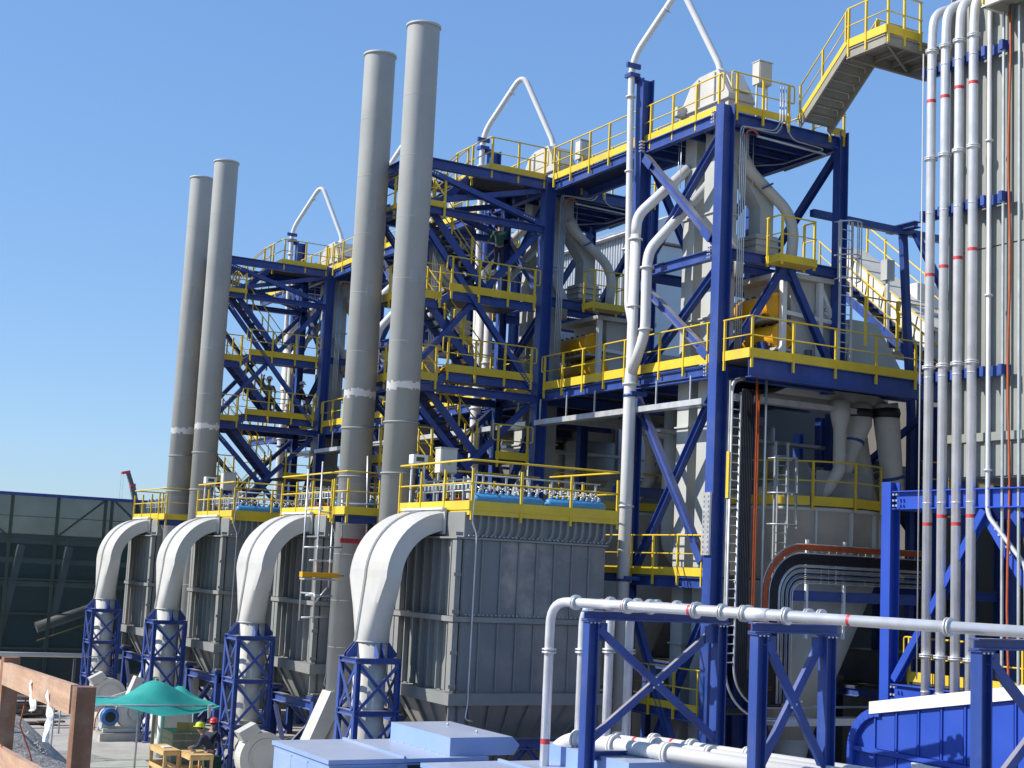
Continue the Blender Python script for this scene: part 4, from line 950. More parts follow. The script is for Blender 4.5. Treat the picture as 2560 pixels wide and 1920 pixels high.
for k in range(6):
    for q in (0, .14): bl.box((28.53+q, 26.0-k*.11, 9.05-k*.15), (28.57+q, 26.06-k*.11, 9.11-k*.15))
for z in (9.52, 9.66, 9.82, 4.5, 4.7):
    for q in (0, .12): bl.box((28.26, 29.2-q, z), (28.34, 29.25-q, z+.05))
part(t, 'bolt_row', bl, STL)
part(t, 'access_floor', MB().box((28.72, 20, 4.82), (33, 29.2, 4.88)), GRATE)
railing(t, [(28.72, 29.1, 4.95), (28.72, 20, 4.95)], 1.1, 1.3, .26, .026, True)
for zb in (22.25-.75, 17.1+.35, 12.2+.75):
    bk = part(t, 'pipe_bracket', MB().bar((28.62, 28.55, zb), (28.62, 25.55, zb), .12, .26), BLUE)
    for y in (28.5, 27.85, 27.35, 26.85, 26.35, 25.75): part(bk, 'stub', MB().box((28.38, y-.14, zb-.13), (28.56, y-.02, zb+.13)), BLUE)
part(t, 'upper_platform', MB().box((27.9, 18, 22.75), (30, 25.9, 22.85)), CREAM)
part(t, 'upper_platform_beam', MB().I((27.95, 18, 22.6), (27.95, 25.9, 22.6), .3, .1), CREAM); part(t, 'upper_platform_beam', MB().I((27.95, 25.85, 22.6), (30, 25.85, 22.6), .3, .1), CREAM)
railing(t, [(28.75, 26.02, 22.9), (27.92, 25.92, 22.9), (27.88, 18, 22.9)], 1.1, 1.0, .26)
part(t, 'cable_ladder', MB().box((28.45, 25.62, 0), (28.5, 25.68, 22.4)).box((28.45, 25.1, 0), (28.5, 25.16, 22.4)), CONDUIT)
part(t, 'cable_ladder', MB().box((28.5, 24.55, 0), (28.6, 24.75, 22.4)), LGREY)
part(t, 'orange_cable', MB().tube([(28.46, 25.48-.0, 22.3)]+[(28.44, 25.42+.035*math.sin(z*1.1), z) for z in range(22, 3, -1)], .032, 7), REDO)
part(t, 'conduit', MB().tube([(28.4, 23.6, 14), (28.4, 24.4, 14.1)], .03, 6).tube([(28.4, 23.6, 18.5), (28.4, 24.4, 18.6)], .03, 6), CONDUIT)

for i in range(4):
    y = 28.1-i*.5
    t = thing('silver_pipe', ['silver riser pipe at the outer end of the four on the silo, red bands', 'silver riser pipe second from the silo stair platform, red bands', 'silver riser pipe third from the silo stair platform, red bands', 'silver riser pipe beside the thin pipe, red bands'][i], 'pipe', (28.4, y, 0), 'four silver riser pipes on the silo')
    part(t, 'riser', MB().tube([(28.4, y, .5), (28.4, y, 22.35), (28.42, y-.05, 23.1), (29.4, y-.1, 23.55), (30.5, y-.1, 23.6)], .125, 18, .75, 7), GALV)
    fl = MB()
    for z in (22.0, 18.95, 13.2-.3*0+.0, 5.6):
        fl.ring((28.4, y, z+.05), .12, (0, 0, 1), .018, .06, 18); fl.ring((28.4, y, z), .12, (0, 0, 1), .018, .06, 18)
    for z in (21.5, 17.45, 12.95, 9.6, 4.7): fl.ring((28.4, y, z), .12, (0, 0, 1), .012, .016, 18)
    part(t, 'flange', fl, GALV)
    for z in (20.55+.12*(i > 1), 15.7+.3*i*.5, 9.0+.2*(i % 2)): part(t, 'red_band', MB().lathe([(.127, z), (.127, z+.09)], (28.4, y, 0), (0, 0, 1), 18, False), REDB)
t = thing('thin_silver_pipe', 'thin silver pipe beside the four riser pipes on the silo', 'pipe', (28.4, 26.1, 0))
part(t, 'riser', MB().tube([(28.4, 26.05, 24.5), (28.4, 26.05, 9.4), (28.42, 26.0, 9.2), (28.6, 25.0, 8.0), (28.6, 25, 6)], .06, 12, .2, 4), GALV)
fl = MB()
for z in (19.0, 14.9, 10.4): fl.ring((28.4, 26.05, z), .055, (0, 0, 1), .025, .05, 12)
part(t, 'flange', fl, GALV)
solo('drain_pipe', MB().tube([(28.3, 28.32, 22), (28.3, 28.32, 5)], .02, 6), LGREY, 'very thin drain line outside the riser pipes on the silo', 'pipe', (28.3, 28.32, 5))

# ------------------------------------------------------------------ cable trays round the near tower column
def lane(xc, zc, r, y, za, xr, n=10):      # vertical run turning through a quarter circle into a level run
    pts = [(xc-r, y, za)]
    for k in range(n+1): a = math.pi+math.pi/2*k/n; pts.append((xc+r*math.cos(a), y, zc+r*math.sin(a)))
    return pts+[(xr, y, zc-r)]
def laneup(xc, zc, r, y, zb, xr, n=10):
    pts = [(xc-r, y, zb)]
    for k in range(n+1): a = math.pi-math.pi/2*k/n; pts.append((xc+r*math.cos(a), y, zc+r*math.sin(a)))
    return pts+[(xr, y, zc+r)]
def ribbon(mb, pts, w, h):                  # flat strip: width in the turning plane ignored, depth h along y
    for a, b in zip(pts[:-1], pts[1:]): mb.bar(a, b, h, w, (0, 0, 1) if abs(V(b).z-V(a).z) < abs(V(b).x-V(a).x) else (1, 0, 0))
    return mb
t = thing('cable_ladder_run', 'vertical cable ladder with black cables beside the tower column, curving at its foot', 'cable tray', (25.6, 32.1, 3.5))
xc, zc = 26.45, 5.0
for r_ in (1.42, 1.12, .55): part(t, 'side_rail', MB().tube(lane(xc, zc, r_, 32.2, 12.6, 31.5 if r_ > .6 else 26.6), .035, 6), STL)
rm = MB().tube([(0, 0, 0), (.3, 0, 0)], .02, 5).mesh('rung'); rm.materials.append(STL)
for k in range(30): inst(t, 'rung', rm, (25.03, 32.22, 5.1+k*.25))
for k in range(7): part(t, 'black_cable', MB().tube(lane(xc, zc, 1.08-k*.06, 32.16, 12.7, 27.0), .028, 6), BLACK)
part(t, 'cover_sheet', MB().box((24.98, 32.25, 5.1), (25.04, 32.28, 12.9)), STL)
part(t, 'yellow_marker', MB().box((24.955, 32.18, 9.6), (24.985, 32.3, 10.9)), YEL)
part(t, 'orange_cable', MB().tube(lane(xc, zc, .62, 32.12, 13.0, 26.6), .04, 7), REDO)
part(t, 'orange_cable', MB().tube(lane(xc, zc, .55, 32.12, 12.6, 26.6), .04, 7), REDO)
part(t, 'floor_tray', MB().box((26.5, 31.7, 3.42), (31, 32.5, 3.5)).box((26.5, 31.68, 3.5), (31, 31.7, 3.62)), STL)
part(t, 'conduit', MB().tube([(26.15, 32.1, 13.0), (26.15, 32.1, 5.5)], .04, 7), CONDUIT)
part(t, 'top_bend', MB().tube([(25.06, 32.3, 12.3), (25.1, 32.3, 12.9), (25.6, 32.4, 13.05)], .06, 6, .3), STL)
t = thing('arched_cable_tray', 'horizontal cable trays with black and orange cables arching down beside the tower column', 'cable tray', (28.5, 32.0, 7.3))
xc, zc = 27.62, 7.0
for k in range(3): part(t, 'orange_cable', MB().tube(laneup(xc, zc, 1.42-k*.05, 32.05, 4.2, 32.2), .035, 6), REDO)
for r_ in (1.46, 1.2, .86, .82, .36): part(t, 'tray_edge', MB().tube(laneup(xc, zc, r_, 32.1, 4.0, 32.2), .02, 6), STL)
for k in range(6): part(t, 'black_cable', MB().tube(laneup(xc, zc, 1.16-k*.05, 32.1, 4.0, 32.2), .026, 6), BLACK)
for k in range(8): part(t, 'grey_cable', MB().tube(laneup(xc, zc, .78-k*.052, 32.12, 4.0, 32.2), .022, 6), CONDUIT if k % 3 else BLACK)
part(t, 'blue_cable', MB().tube(laneup(xc, zc, .58, 32.07, 4.0, 32.2), .012, 5), MOTOR)
rm = MB().box((-.01, 0, -1.1), (.01, .02, 0)).mesh('rung'); rm.materials.append(STL)
for k in range(16): inst(t, 'rung', rm, (27.8+k*.28, 32.14, 8.45))
for x in (27.9, 29.3, 30.9): part(t, 'post', MB().bar((x, 32.25, 5.8), (x, 32.25, 8.6), .08, .08, (1, 0, 0)), TRIMW if x < 30 else STL)
part(t, 'bearer', MB().I((26.4, 32.3, 7.0), (32.2, 32.3, 7.0), .3, .15), BLUE)

# ------------------------------------------------------------------ elevated silver pipe rack in the foreground
A, B = V((17.95, 28.18, 0)), V((20.75, 18.19, 0)); U = (B-A).normalized(); Nn = V((-U.y, U.x, 0))
if Nn.x < 0: Nn = -Nn                      # Nn points away to the right-back
def rk(u_, n_, z): return A+U*u_+Nn*n_+V((0, 0, z))
RL = ['silver pipe with red bands along the near edge of the pipe rack', 'silver pipe second from the near edge of the pipe rack', 'silver pipe third from the near edge of the pipe rack', 'silver pipe at the back edge of the pipe rack']
for i, (n_, u_) in enumerate(((0, -1.15), (1.0, -1.02), (1.95, -1.0), (2.4, -.76))):
    z = 6.66-.012*i; t = thing('rack_pipe', RL[i], 'pipe', rk(u_, n_, 0), 'silver pipes on the rack')
    part(t, 'run', MB().tube([rk(u_, n_, .1), rk(u_, n_, z), rk(14 if i == 0 else 5.6-.3*i, n_, z)], .11, 16, .55, 7), GALV)
    fl = MB()
    for uu in ((u_+.75, u_+2.3, 3.05+.2*i, 3.75, 4.3, 5.35, 8.9) if i == 0 else (u_+.8, u_+2.0, 3.4+.3*i, 5.5-.3*i)):
        fl.ring(rk(uu, n_, z), .1, U, .02, .075, 16); fl.ring(rk(uu+.06, n_, z), .1, U, .02, .075, 16)
    fl.ring(rk(u_, n_, 5.55), .1, (0, 0, 1), .02, .07, 16); fl.ring(rk(u_, n_, 5.48), .1, (0, 0, 1), .02, .07, 16)
    part(t, 'flange', fl, STL)
    for uu in ((u_+1.9, 2.6, 6.5) if i == 0 else (u_+1.5, 3.0)):
        q = rk(uu+.3, n_, z); part(t, 'red_band', MB().lathe([(.112, 0), (.112, .07)], q, U, 16, False), REDB)
    part(t, 'red_band', MB().lathe([(.112, 3.4), (.112, 3.52)], rk(u_, n_, 0), (0, 0, 1), 16, False), REDB)
    if i == 0:
        part(t, 'valve_body', MB().lathe([(.11, 0), (.135, .02), (.135, .5), (.11, .52)], rk(4.42, n_, z), U, 16), GALV)
def trestle(x0, x1, y, lab, zt=6.5):
    t = thing('pipe_trestle', lab, 'trestle', ((x0+x1)/2, y, 0), 'blue trestles of the pipe rack')
    for x in (x0, x1):
        part(t, 'post', MB().I((x, y, .05), (x, y, zt-.23), .27, .26, (1, 0, 0), .03), BLUE)
        part(t, 'cap_plate', MB().box((x-.18, y-.15, zt-.23), (x+.18, y+.15, zt-.2)), BLUE); part(t, 'base_plate', MB().box((x-.25, y-.22, 0), (x+.25, y+.22, .05)), BLUE)
    part(t, 'cap_beam', MB().I((x0-.2, y, zt-.09), (x1+.25, y, zt-.09), .2, .24), BLUE)
    part(t, 'foot_beam', MB().I((x0+.13, y, 3.35), (x1-.13, y, 3.35), .2, .2), BLUE)
    part(t, 'brace', MB().bar((x0+.15, y-.06, 6.12), (x1-.15, y-.06, 3.7), .11, .17), BLUE); part(t, 'brace', MB().bar((x0+.15, y+.06, 3.7), (x1-.15, y+.06, 6.12), .11, .17), BLUE)
    g = MB(); xm = (x0+x1)/2
    for q in (-.12, 0, .12): g.box((xm+q-.02, y-.13, 4.88+q*.5), (xm+q+.02, y-.115, 4.92+q*.5))
    for x in (x0, x1):
        for k in range(3): g.box((x-.1+k*.1-.02, y-.16, zt-.26), (x-.1+k*.1+.02, y-.12, zt-.23))
    part(t, 'bolt_row', g, STL)
    part(t, 'gusset', MB().box((x0+.02, y-.02, 5.85), (x0+.42, y+.02, 6.25)), BLUE); part(t, 'gusset', MB().box((x1-.42, y-.02, 5.85), (x1-.02, y+.02, 6.25)), BLUE)
    return t
trestle(17.72, 21.3, 27.64, 'wide blue pipe trestle standing in front of the dusty filter')
trestle(18.95, 20.75, 23.29, 'narrow blue pipe trestle standing in front of the arched cable trays')
trestle(20.2, 23.2, 18.65, 'blue pipe trestle standing in front of the bright blue shed', 6.5)
for i, (n_, u_) in enumerate(((.75, -1.5), (1.35, -.8), (1.95, -.2))):
    z = 3.5; t = thing('low_pipe', ['fat silver pipe lying low behind the trestles, near row', 'fat silver pipe lying low behind the trestles, middle row', 'fat silver pipe lying low behind the trestles, back row'][i], 'pipe', rk(u_, n_, 0), 'fat low pipes')
    part(t, 'run', MB().tube([rk(u_-.5, n_, 1.8), rk(u_-.3, n_, 2.9), rk(u_+.35, n_, z), rk(8.2, n_, z)], .17, 18, .6, 7), PIPEW)
    fl = MB()
    for uu in (u_+.65, u_+1.75, u_+3.3): fl.ring(rk(uu, n_, z), .165, U, .03, .07, 18); fl.ring(rk(uu+.08, n_, z), .165, U, .03, .07, 18)
    part(t, 'flange', fl, PIPEW)
    part(t, 'red_band', MB().lathe([(.172, 0), (.172, .08)], rk(u_+1.2, n_, z), U, 18, False), REDB)
    for uu in (1.5, 5.0): part(t, 'saddle', MB().bar(rk(uu, n_, 0), rk(uu, n_, z-.16), .14, .2), BLUE)

# ------------------------------------------------------------------ bright blue shed with white coping
t = thing('blue_shed', 'bright blue clad shed with rounded corner and white sloping coping', 'shed', (26, 21, 0))
X = 24.5; y0 = 26.65; rr = .95
def topz(y): return 4.5+.163*(26.0-y)
prof = [(y0, 0)]
for k in range(9):
    a = math.pi/2*k/8; prof.append((y0-rr+rr*math.cos(a), 3.5+rr*math.sin(a)))
prof += [(16.5, topz(16.5)), (16.5, 0)]
part(t, 'wall', MB().ext([(X+.06, y, z) for y, z in prof], (3, 0, 0)), VBLUE)
arc = MB(); pa = prof[:10]
for a, b in zip(pa[:-1], pa[1:]): arc.bar((X, a[0]-.05, a[1]), (X, b[0]-.05, b[1]), .2, .12, (1, 0, 0))
part(t, 'corner_trim', arc, VBLUE)
part(t, 'coping', MB().ext([(X-.08, 25.95, topz(25.95)-.12), (X-.08, 16.5, topz(16.5)-.02), (X-.08, 16.5, topz(16.5)+.26), (X-.08, 25.95, topz(25.95)+.16)], (.5, 0, 0)), TRIMW)
part(t, 'roof', MB().ext([(X+.42, 25.75, topz(25.75)), (X+.42, 16.5, topz(16.5)+.02), (X+.42, 16.5, topz(16.5)+.1), (X+.42, 25.75, topz(25.75)+.1)], (2.7, 0, 0)), TRIMW)
part(t, 'trim_rail', MB().box((X-.04, 16.5, 3.5), (X+.06, y0-.1, 3.6)), VBLUE)
y = 25.85
while y > 16.8:
    part(t, 'panel', MB().box((X+.02, y-.64, 3.62), (X+.059, y-.06, topz(y)-.02)), VBLUE); part(t, 'panel_rib', MB().box((X-.02, y-.05, 3.62), (X+.058, y-.01, topz(y)+.0)), VBLUE)
    part(t, 'panel', MB().box((X+.02, y-.64, .3), (X+.059, y-.06, 3.48)), VBLUE); part(t, 'panel_rib', MB().box((X-.02, y-.05, .3), (X+.058, y-.01, 3.49)), VBLUE); y -= .69
part(t, 'white_panel', MB().box((X-.06, 16.5, .8), (X+.018, 24.6, 3.46)), TRIMW)
for k in range(26): part(t, 'white_rib', MB().box((X-.1, 24.45-k*.3, .8), (X-.06, 24.53-k*.3, 3.44)), TRIMW)

# ------------------------------------------------------------------ pale blue machine cabinets
def enclosure(x0, x1, y0, y1, zt, hx, lab, vent):
    t = thing('machine_cabinet', lab, 'machine cabinet', ((x0+x1)/2, (y0+y1)/2, 0), 'pale blue machine cabinets')
    part(t, 'body', MB().box((x0+.05, y0+.07, .1), (x1-.1, y1-.05, zt-.12)), LBLUE)
    sx = x0+(x1-x0)*.46
    part(t, 'roof_panel', MB().box((x0, y0, zt-.1), (sx, y1, zt)), LBLUE); part(t, 'roof_panel', MB().box((sx+.004, y0+.05, zt-.1), (x1, y1, zt-.012)), LBLUE)
    part(t, 'roof_lip', MB().box((sx-.03, y0, zt+.001), (sx+.03, y1, zt+.05)), LBLUE)
    part(t, 'hood', MB().ext([(hx, y0+.25, zt-.01), (hx, y0+.25, zt+.42), (x1+.75, y0+.25, zt+.42), (x1+.95, y0+.25, zt+.22), (x1+.8, y0+.25, zt-.01)], (0, y1-y0-.3, 0)), LBLUE)
    part(t, 'door', MB().box((x0+.15, y0+.035, .4), (sx-.15, y0+.069, zt-.2)), LBLUE)
    part(t, 'side_panel', MB().box((x0+.018, y0+.2, .4), (x0+.049, y1-.2, zt-.22)), LBLUE)
    if vent:
        part(t, 'vent_opening', MB().box((sx+.1, y0+.03, zt-.95), (x1-.25, y0+.068, zt-.16)), DARK)
        part(t, 'open_flap', MB().ext([(sx+.05, y0+.0, zt-.2), (sx+.05, y0-.0, zt-.9), (sx+.1, y0-.55, zt-.95), (sx+.1, y0-.5, zt-.55)], (.02, 0, 0)), LBLUE)
        part(t, 'exhaust_drum', MB().lathe([(.38, 0), (.38, .5)], (sx+1.0, y0+.3, zt-.75), (0, 0, 1), 20), LGREY)
    for k in range(3): part(t, 'seam_strip', MB().box((x0+.012, y0+.25+k*1.05, .4), (x0+.05, y0+.28+k*1.05, zt-.2)), LBLUE)
    for k in range(2): part(t, 'hinge', MB().box((x0+.2, y0+.01, 1.2+k*1.0), (x0+.24, y0+.036, 1.34+k*1.0)), DGREY)
    part(t, 'door_handle', MB().box((sx-.3, y0-.01, 1.5), (sx-.26, y0+.036, 1.75)), BLACK)
    sm = MB().lathe([(.022, 0), (.022, .012), (.01, .02)], (0, 0, 0), (0, 0, 1), 8).mesh('screw'); sm.materials.append(STL)
    for k in range(9):
        inst(t, 'screw', sm, (hx-.06, y0+.35+k*(y1-y0-.5)/8, zt-.012)); inst(t, 'screw', sm, (sx+.1, y0+.35+k*(y1-y0-.5)/8, zt-.012))
    bm = MB().lathe([(.03, 0), (.03, .05), (.015, .07)], (0, 0, 0), (0, 0, 1), 8).mesh('eye_bolt'); bm.materials.append(STL)
    for q in (.25, .75): inst(t, 'eye_bolt', bm, (x1+.2, y0+.3+(y1-y0-.5)*q, zt+.42))
    return t
enclosure(13.02, 17.15, 31.0, 34.65, 2.9, 16.2, 'pale blue machine cabinet with an open side flap in front of the dusty filter', True)
enclosure(14.9, 19.3, 26.2, 30.15, 2.92, 18.05, 'pale blue machine cabinet with two eye bolts on its hood beside the pipe rack', False)
# drum between cabinets and rack
t = thing('filter_canister', 'white canister standing beside the eye-bolted cabinet', 'canister', (20.4, 28.3, 0)); part(t, 'body', MB().lathe([(.16, .0), (.16, 2.55)], (20.6, 28.0, 0), (0, 0, 1), 18), PIPEW); part(t, 'cap', MB().lathe([(.2, 2.55), (.2, 2.66), (.1, 2.7)], (20.6, 28.0, 0), (0, 0, 1), 18), PIPEW)

# ------------------------------------------------------------------ netting screen, yard structures behind it, crane
t = thing('netting_screen', 'dark green netting stretched on a tall steel frame at the yard end', 'netting', (18, 80, 0))
bays = [2.0, 5.2, 8.4, 11.5, 14.7, 17.08, 19.6, 22.7, 25.9]
lv = [.3, 2.1, 3.9, 5.7, 7.92, 10.1]
for a, b in zip(bays[:-1], bays[1:]):
    for z0, z1 in zip(lv[:-1], lv[1:]):
        part(t, 'net_panel', MB().add([(a+.02, 80.06, z0), (b-.02, 80.06, z0), (b-.02, 80.06, z1), (a+.02, 80.06, z1)], [(0, 1, 2, 3)]), NET)
for x in bays: part(t, 'post', MB().bar((x, 80, 0), (x, 80, 10.1), .12, .16, (1, 0, 0)), DKGREEN)
part(t, 'post', MB().bar((19.95, 80, 0), (19.95, 80, 10.1), .12, .16, (1, 0, 0)), DKGREEN)
part(t, 'top_beam', MB().bar((2, 79.95, 10.16), (26, 79.95, 10.16), .2, .16), BLUE)
for z in lv[1:-1]: part(t, 'rail', MB().bar((2, 79.9, z), (26, 79.9, z), .07, .09), DKGREEN)
for z in (9.0, 6.8): part(t, 'wire', MB().tube([(2, 79.98, z), (26, 79.98, z)], .018, 5), DKGREEN)
for a, b in (((17.08, 7.95), (19.5, 10.05)), ((20.1, 10.05), (22.6, 7.95)), ((11.6, 10.0), (14.6, 7.95))): part(t, 'brace', MB().bar((a[0], 79.93, a[1]), (b[0], 79.93, b[1]), .07, .1), DKGREEN)
t = thing('steel_shed', 'long grey shed seen dimly through the dark netting', 'shed', (20, 96, 0))
part(t, 'wall', MB().box((4, 94, 0), (34, 104, 7.6)), TAN); part(t, 'roof', MB().box((3.6, 93.5, 7.6), (34.4, 104.5, 8.2)), LGREY)
for x in (8, 13, 16.6, 19.5, 24): part(t, 'leaning_leg', MB().bar((x, 92.5, 0), (x+1.2, 92.8, 7.5), .4, .4, (0, 1, 0)), LGREY)
for z in (6.4, 5.0): part(t, 'girt', MB().box((14, 93.0, z), (30, 93.2, z+.3)), LGREY)
t = thing('conveyor_tube', 'shiny tube conveyor with yellow rail behind the netting', 'conveyor', (19.5, 84, 3))
part(t, 'tube', MB().tube([(17.2, 83.5, 3.0), (21.5, 83.5, 4.6)], .3, 16), TRIMW); part(t, 'yellow_rail', MB().tube([(17.2, 83, 2.3), (21.5, 83, 3.9)], .05, 6), YEL)
for k in range(3): part(t, 'leg', MB().bar((18+k*1.5, 83.5, 0), (18+k*1.5, 83.5, 3.1+k*.5), .12, .12), DKGREEN)
solo('concrete_barrier', MB().ext([(8, 82, 0), (8, 82.6, 0), (8, 82.45, 1.9), (8, 82.15, 1.9)], (12, 0, 0)), CONC, 'low concrete wall behind the netting', 'wall', (14, 82, 0))
t = thing('mobile_crane', 'distant crane with dark telescopic boom and red tips', 'crane', (36, 120, 0))
part(t, 'lower_boom', MB().bar((34.6, 121, 2.0), (31.42, 120, 12.9), .42, .42, (1, 0, 0)), DGREY); part(t, 'upper_boom', MB().bar((31.5, 120, 12.6), (30.95, 120, 14.0), .32, .32, (1, 0, 0)), DGREY)
part(t, 'boom_collar', MB().bar((31.2, 119.9, 12.78), (31.62, 119.9, 12.95), .5, .16), RED); part(t, 'boom_head', MB().bar((30.45, 119.9, 13.82), (31.1, 119.9, 13.98), .45, .22), RED)
for q in (0, .2): part(t, 'hoist_rope', MB().tube([(30.45+q, 120, 13.8), (30.42+q, 120, 3)], .008, 4), BLACK)
part(t, 'carrier', MB().box((34, 118.6, .9), (42, 121.6, 1.9)).box((40, 118.8, 1.9), (42, 121.4, 3.2)), RED)
for k in range(4):
    for y in (118.5, 121.3): part(t, 'wheel', MB().lathe([(.65, 0), (.65, .4)], (35+k*2, y, .65), (0, 1, 0), 16), BLACK)

# ------------------------------------------------------------------ buildings and galleries behind the towers
t = thing('corrugated_building', 'tall building clad in pale corrugated sheet behind the towers', 'building', (36, 55, 0))
cm = MB(); n = 44
pts = []
for k in range(n+1):
    y = 50+k*.2; pts += [(33.0, y), (33.0, y+.06), (32.93, y+.09), (32.93, y+.17)]
cm.add([(x, y, z) for z in (0, 21.5) for x, y in pts], [(i, i+len(pts), i+1+len(pts), i+1) for i in range(len(pts)-1)])
part(t, 'corrugated_wall', cm, CLAD); part(t, 'core', MB().box((33.02, 49.98, 0), (38, 58.9, 21.4)), CLAD)
part(t, 'roof', MB().ext([(32.6, 49.7, 21.5), (35.5, 49.7, 22.9), (38.4, 49.7, 21.5)], (0, 9.6, 0)), TRIMW)
for k in range(9): part(t, 'roof_rib', MB().bar((32.6, 50.2+k*1.1, 21.56), (35.5, 50.2+k*1.1, 22.96), .12, .06), CLAD)
t = thing('tan_building', 'plain tan building wall in the shade behind the towers', 'building', (44, 60, 0))
part(t, 'wall', MB().box((42, 20, 0), (50, 90, 15.2)), TAN); part(t, 'parapet', MB().box((41.9, 19.9, 15.2), (50.1, 90.1, 15.6)), LGREY)
for k in range(8):
    for z in (2, 6.5): part(t, 'window', MB().box((41.95, 33+k*6, z), (42.0, 35.4+k*6, z+1.6)), DARK)
t = thing('dark_machine_hall', 'row of dark blue-grey machinery casings under the decks', 'machinery', (36, 50, 0))
for k in range(4): part(t, 'casing', MB().box((35.5, 32.5+k*10, 0), (37.5, 39+k*10, 5.2)), DGREY); part(t, 'casing_duct', MB().tube([(36.5, 36+k*10, 5.2), (36.5, 36+k*10, 9), (34, 36+k*10, 11.5)], .5, 14, .8), DGREY)
t = thing('covered_conveyor', 'white covered conveyor with yellow railed stair sloping down towards the silo', 'conveyor', (35.9, 34, 0))
ca, cb = V((35.9, 39.4, 19.05)), V((35.9, 28.4, 10.55)); d = (cb-ca); nC = 14
part(t, 'side_wall', MB().bar(ca+V((-.55, 0, 0)), cb+V((-.55, 0, 0)), .05, .85), TRIMW); part(t, 'side_wall', MB().bar(ca+V((.55, 0, 0)), cb+V((.55, 0, 0)), .05, .85), TRIMW)
part(t, 'floor', MB().bar(ca+V((0, 0, -.38)), cb+V((0, 0, -.38)), 1.05, .06), LGREY)
for k in range(nC):
    a, b = ca+d*(k/nC)+V((0, 0, .52)), ca+d*((k+.96)/nC)+V((0, 0, .55)); part(t, 'cover_plate', MB().bar(a, b, 1.35, .05), CREAM)
    part(t, 'joint_strip', MB().bar(ca+d*(k/nC)+V((-.585, 0, .5)), ca+d*((k-.045)/nC)+V((-.585, .2, -.42)), .02, .05, (1, 0, 0)), DGREY)
stair(t, cb+V((-1.55, 0, -.55)), ca+V((-1.55, 0, -.55)), (.8, 0, 0), 34, BLUE, GRATE, .28, (1, 1))
railing(t, [ca+V((.7, 0, .5)), cb+V((.7, 0, .5))], 1.0, 1.3, 0, .025)
for f_ in (.1, .45, .8): q = ca+d*f_; part(t, 'trestle_leg', MB().bar(q+V((-1.4, 0, -.7)), V((34.5, q.y+.3, 0)), .2, .2, (0, 1, 0)), BLUE); part(t, 'trestle_leg', MB().bar(q+V((.6, 0, -.7)), V((36.5, q.y+.3, 0)), .2, .2, (0, 1, 0)), BLUE)
t = thing('gantry_frame', 'dark blue pipe gantry beam on splayed legs beside the covered conveyor', 'gantry', (34, 34.5, 0))
part(t, 'beam', MB().bar((29.5, 34.2, 18.85), (37, 34.2, 18.85), .2, .22), BLUE)
part(t, 'head', MB().I((33.4, 33.6, 19.0), (33.4, 34.9, 19.0), .2, .3), BLUE)
part(t, 'leg', MB().bar((33.4, 34.25, 18.8), (34.1, 34.5, 13), .22, .2, (0, 1, 0)), BLUE); part(t, 'leg', MB().bar((33.6, 33.9, 18.8), (34.8, 33.2, 16), .2, .18, (0, 1, 0)), BLUE)
part(t, 'leg', MB().bar((34.1, 34.5, 13), (34.1, 34.5, 0), .22, .2), BLUE); part(t, 'leg', MB().bar((34.8, 33.2, 16), (34.9, 33.2, 0), .2, .18), BLUE)
t = thing('lamp_box', 'small grey junction box on a post above the covered conveyor', 'box', (34.6, 36.2, 13)); part(t, 'box', MB().box((34.4, 36, 17.7), (34.75, 36.3, 18.4)), LGREY); part(t, 'post', MB().bar((34.58, 36.15, 8), (34.58, 36.15, 17.7), .1, .1), STL)
t = thing('white_container', 'white container beyond the covered conveyor', 'container', (38, 37, 0)); part(t, 'box', MB().box((36.2, 36.4, 15.6), (40, 38.8, 17.9)), TRIMW); part(t, 'support', MB().box((36.6, 36.6, 0), (37, 37, 15.6)).box((39, 38, 0), (39.4, 38.4, 15.6)), DGREY)
railing(t, [(34.9, 36.0, 15.9), (36.9, 36.0, 15.9)], 1.1, 1.0, 0)
part(t, 'walkway', MB().box((34.7, 35.9, 15.7), (36.2, 37.5, 15.85)), GRATE)
t = thing('caged_ladder', 'grey caged ladder beside the tower with orange covered mill', 'ladder', (28.7, 32.0, 13.5))
for y in (0, .45): part(t, 'stile', MB().bar((28.5+y, 31.75, 13.5), (28.5+y, 31.75, 18.0), .05, .06, (1, 0, 0)), STL)
for k in range(15): part(t, 'rung', MB().tube([(28.52, 31.75, 13.8+k*.28), (28.94, 31.75, 13.8+k*.28)], .015, 5), STL)
def hoop(z, r_=.42): return MB().tube([(28.72+r_*math.cos(math.pi*(1+k/10)), 31.8+r_*1.25*math.sin(math.pi*(1+k/10)), z) for k in range(11)], .022, 5)
for z in (16.2, 16.9, 17.9): part(t, 'hoop', hoop(z), STL)
for k in range(5): a = math.pi*(1.1+.2*k); part(t, 'cage_strip', MB().bar((28.72+.42*math.cos(a), 31.8+.525*math.sin(a), 16.2), (28.72+.42*math.cos(a), 31.8+.525*math.sin(a), 17.9), .04, .012), STL)
t = thing('service_ladder', 'grey caged ladder behind the cable trays', 'ladder', (27.6, 33.0, 7.5))
for x in (27.2, 27.65): part(t, 'stile', MB().bar((x, 32.9, 6.6), (x, 32.9, 11.4), .06, .06, (1, 0, 0)), CONDUIT)
for k in range(16): part(t, 'rung', MB().tube([(27.2, 32.9, 6.8+k*.28), (27.65, 32.9, 6.8+k*.28)], .016, 5), CONDUIT)
for z in (9.0, 9.9, 10.9): part(t, 'hoop', MB().tube([(27.43+.45*math.cos(math.pi*(1+k/10)), 32.95+.55*math.sin(math.pi*(1+k/10)), z) for k in range(11)], .025, 5), CONDUIT)
for k in range(4): a = math.pi*(1.2+.2*k); part(t, 'cage_strip', MB().bar((27.43+.45*math.cos(a), 32.95+.55*math.sin(a), 8.9), (27.43+.45*math.cos(a), 32.95+.55*math.sin(a), 10.95), .05, .012), CONDUIT)

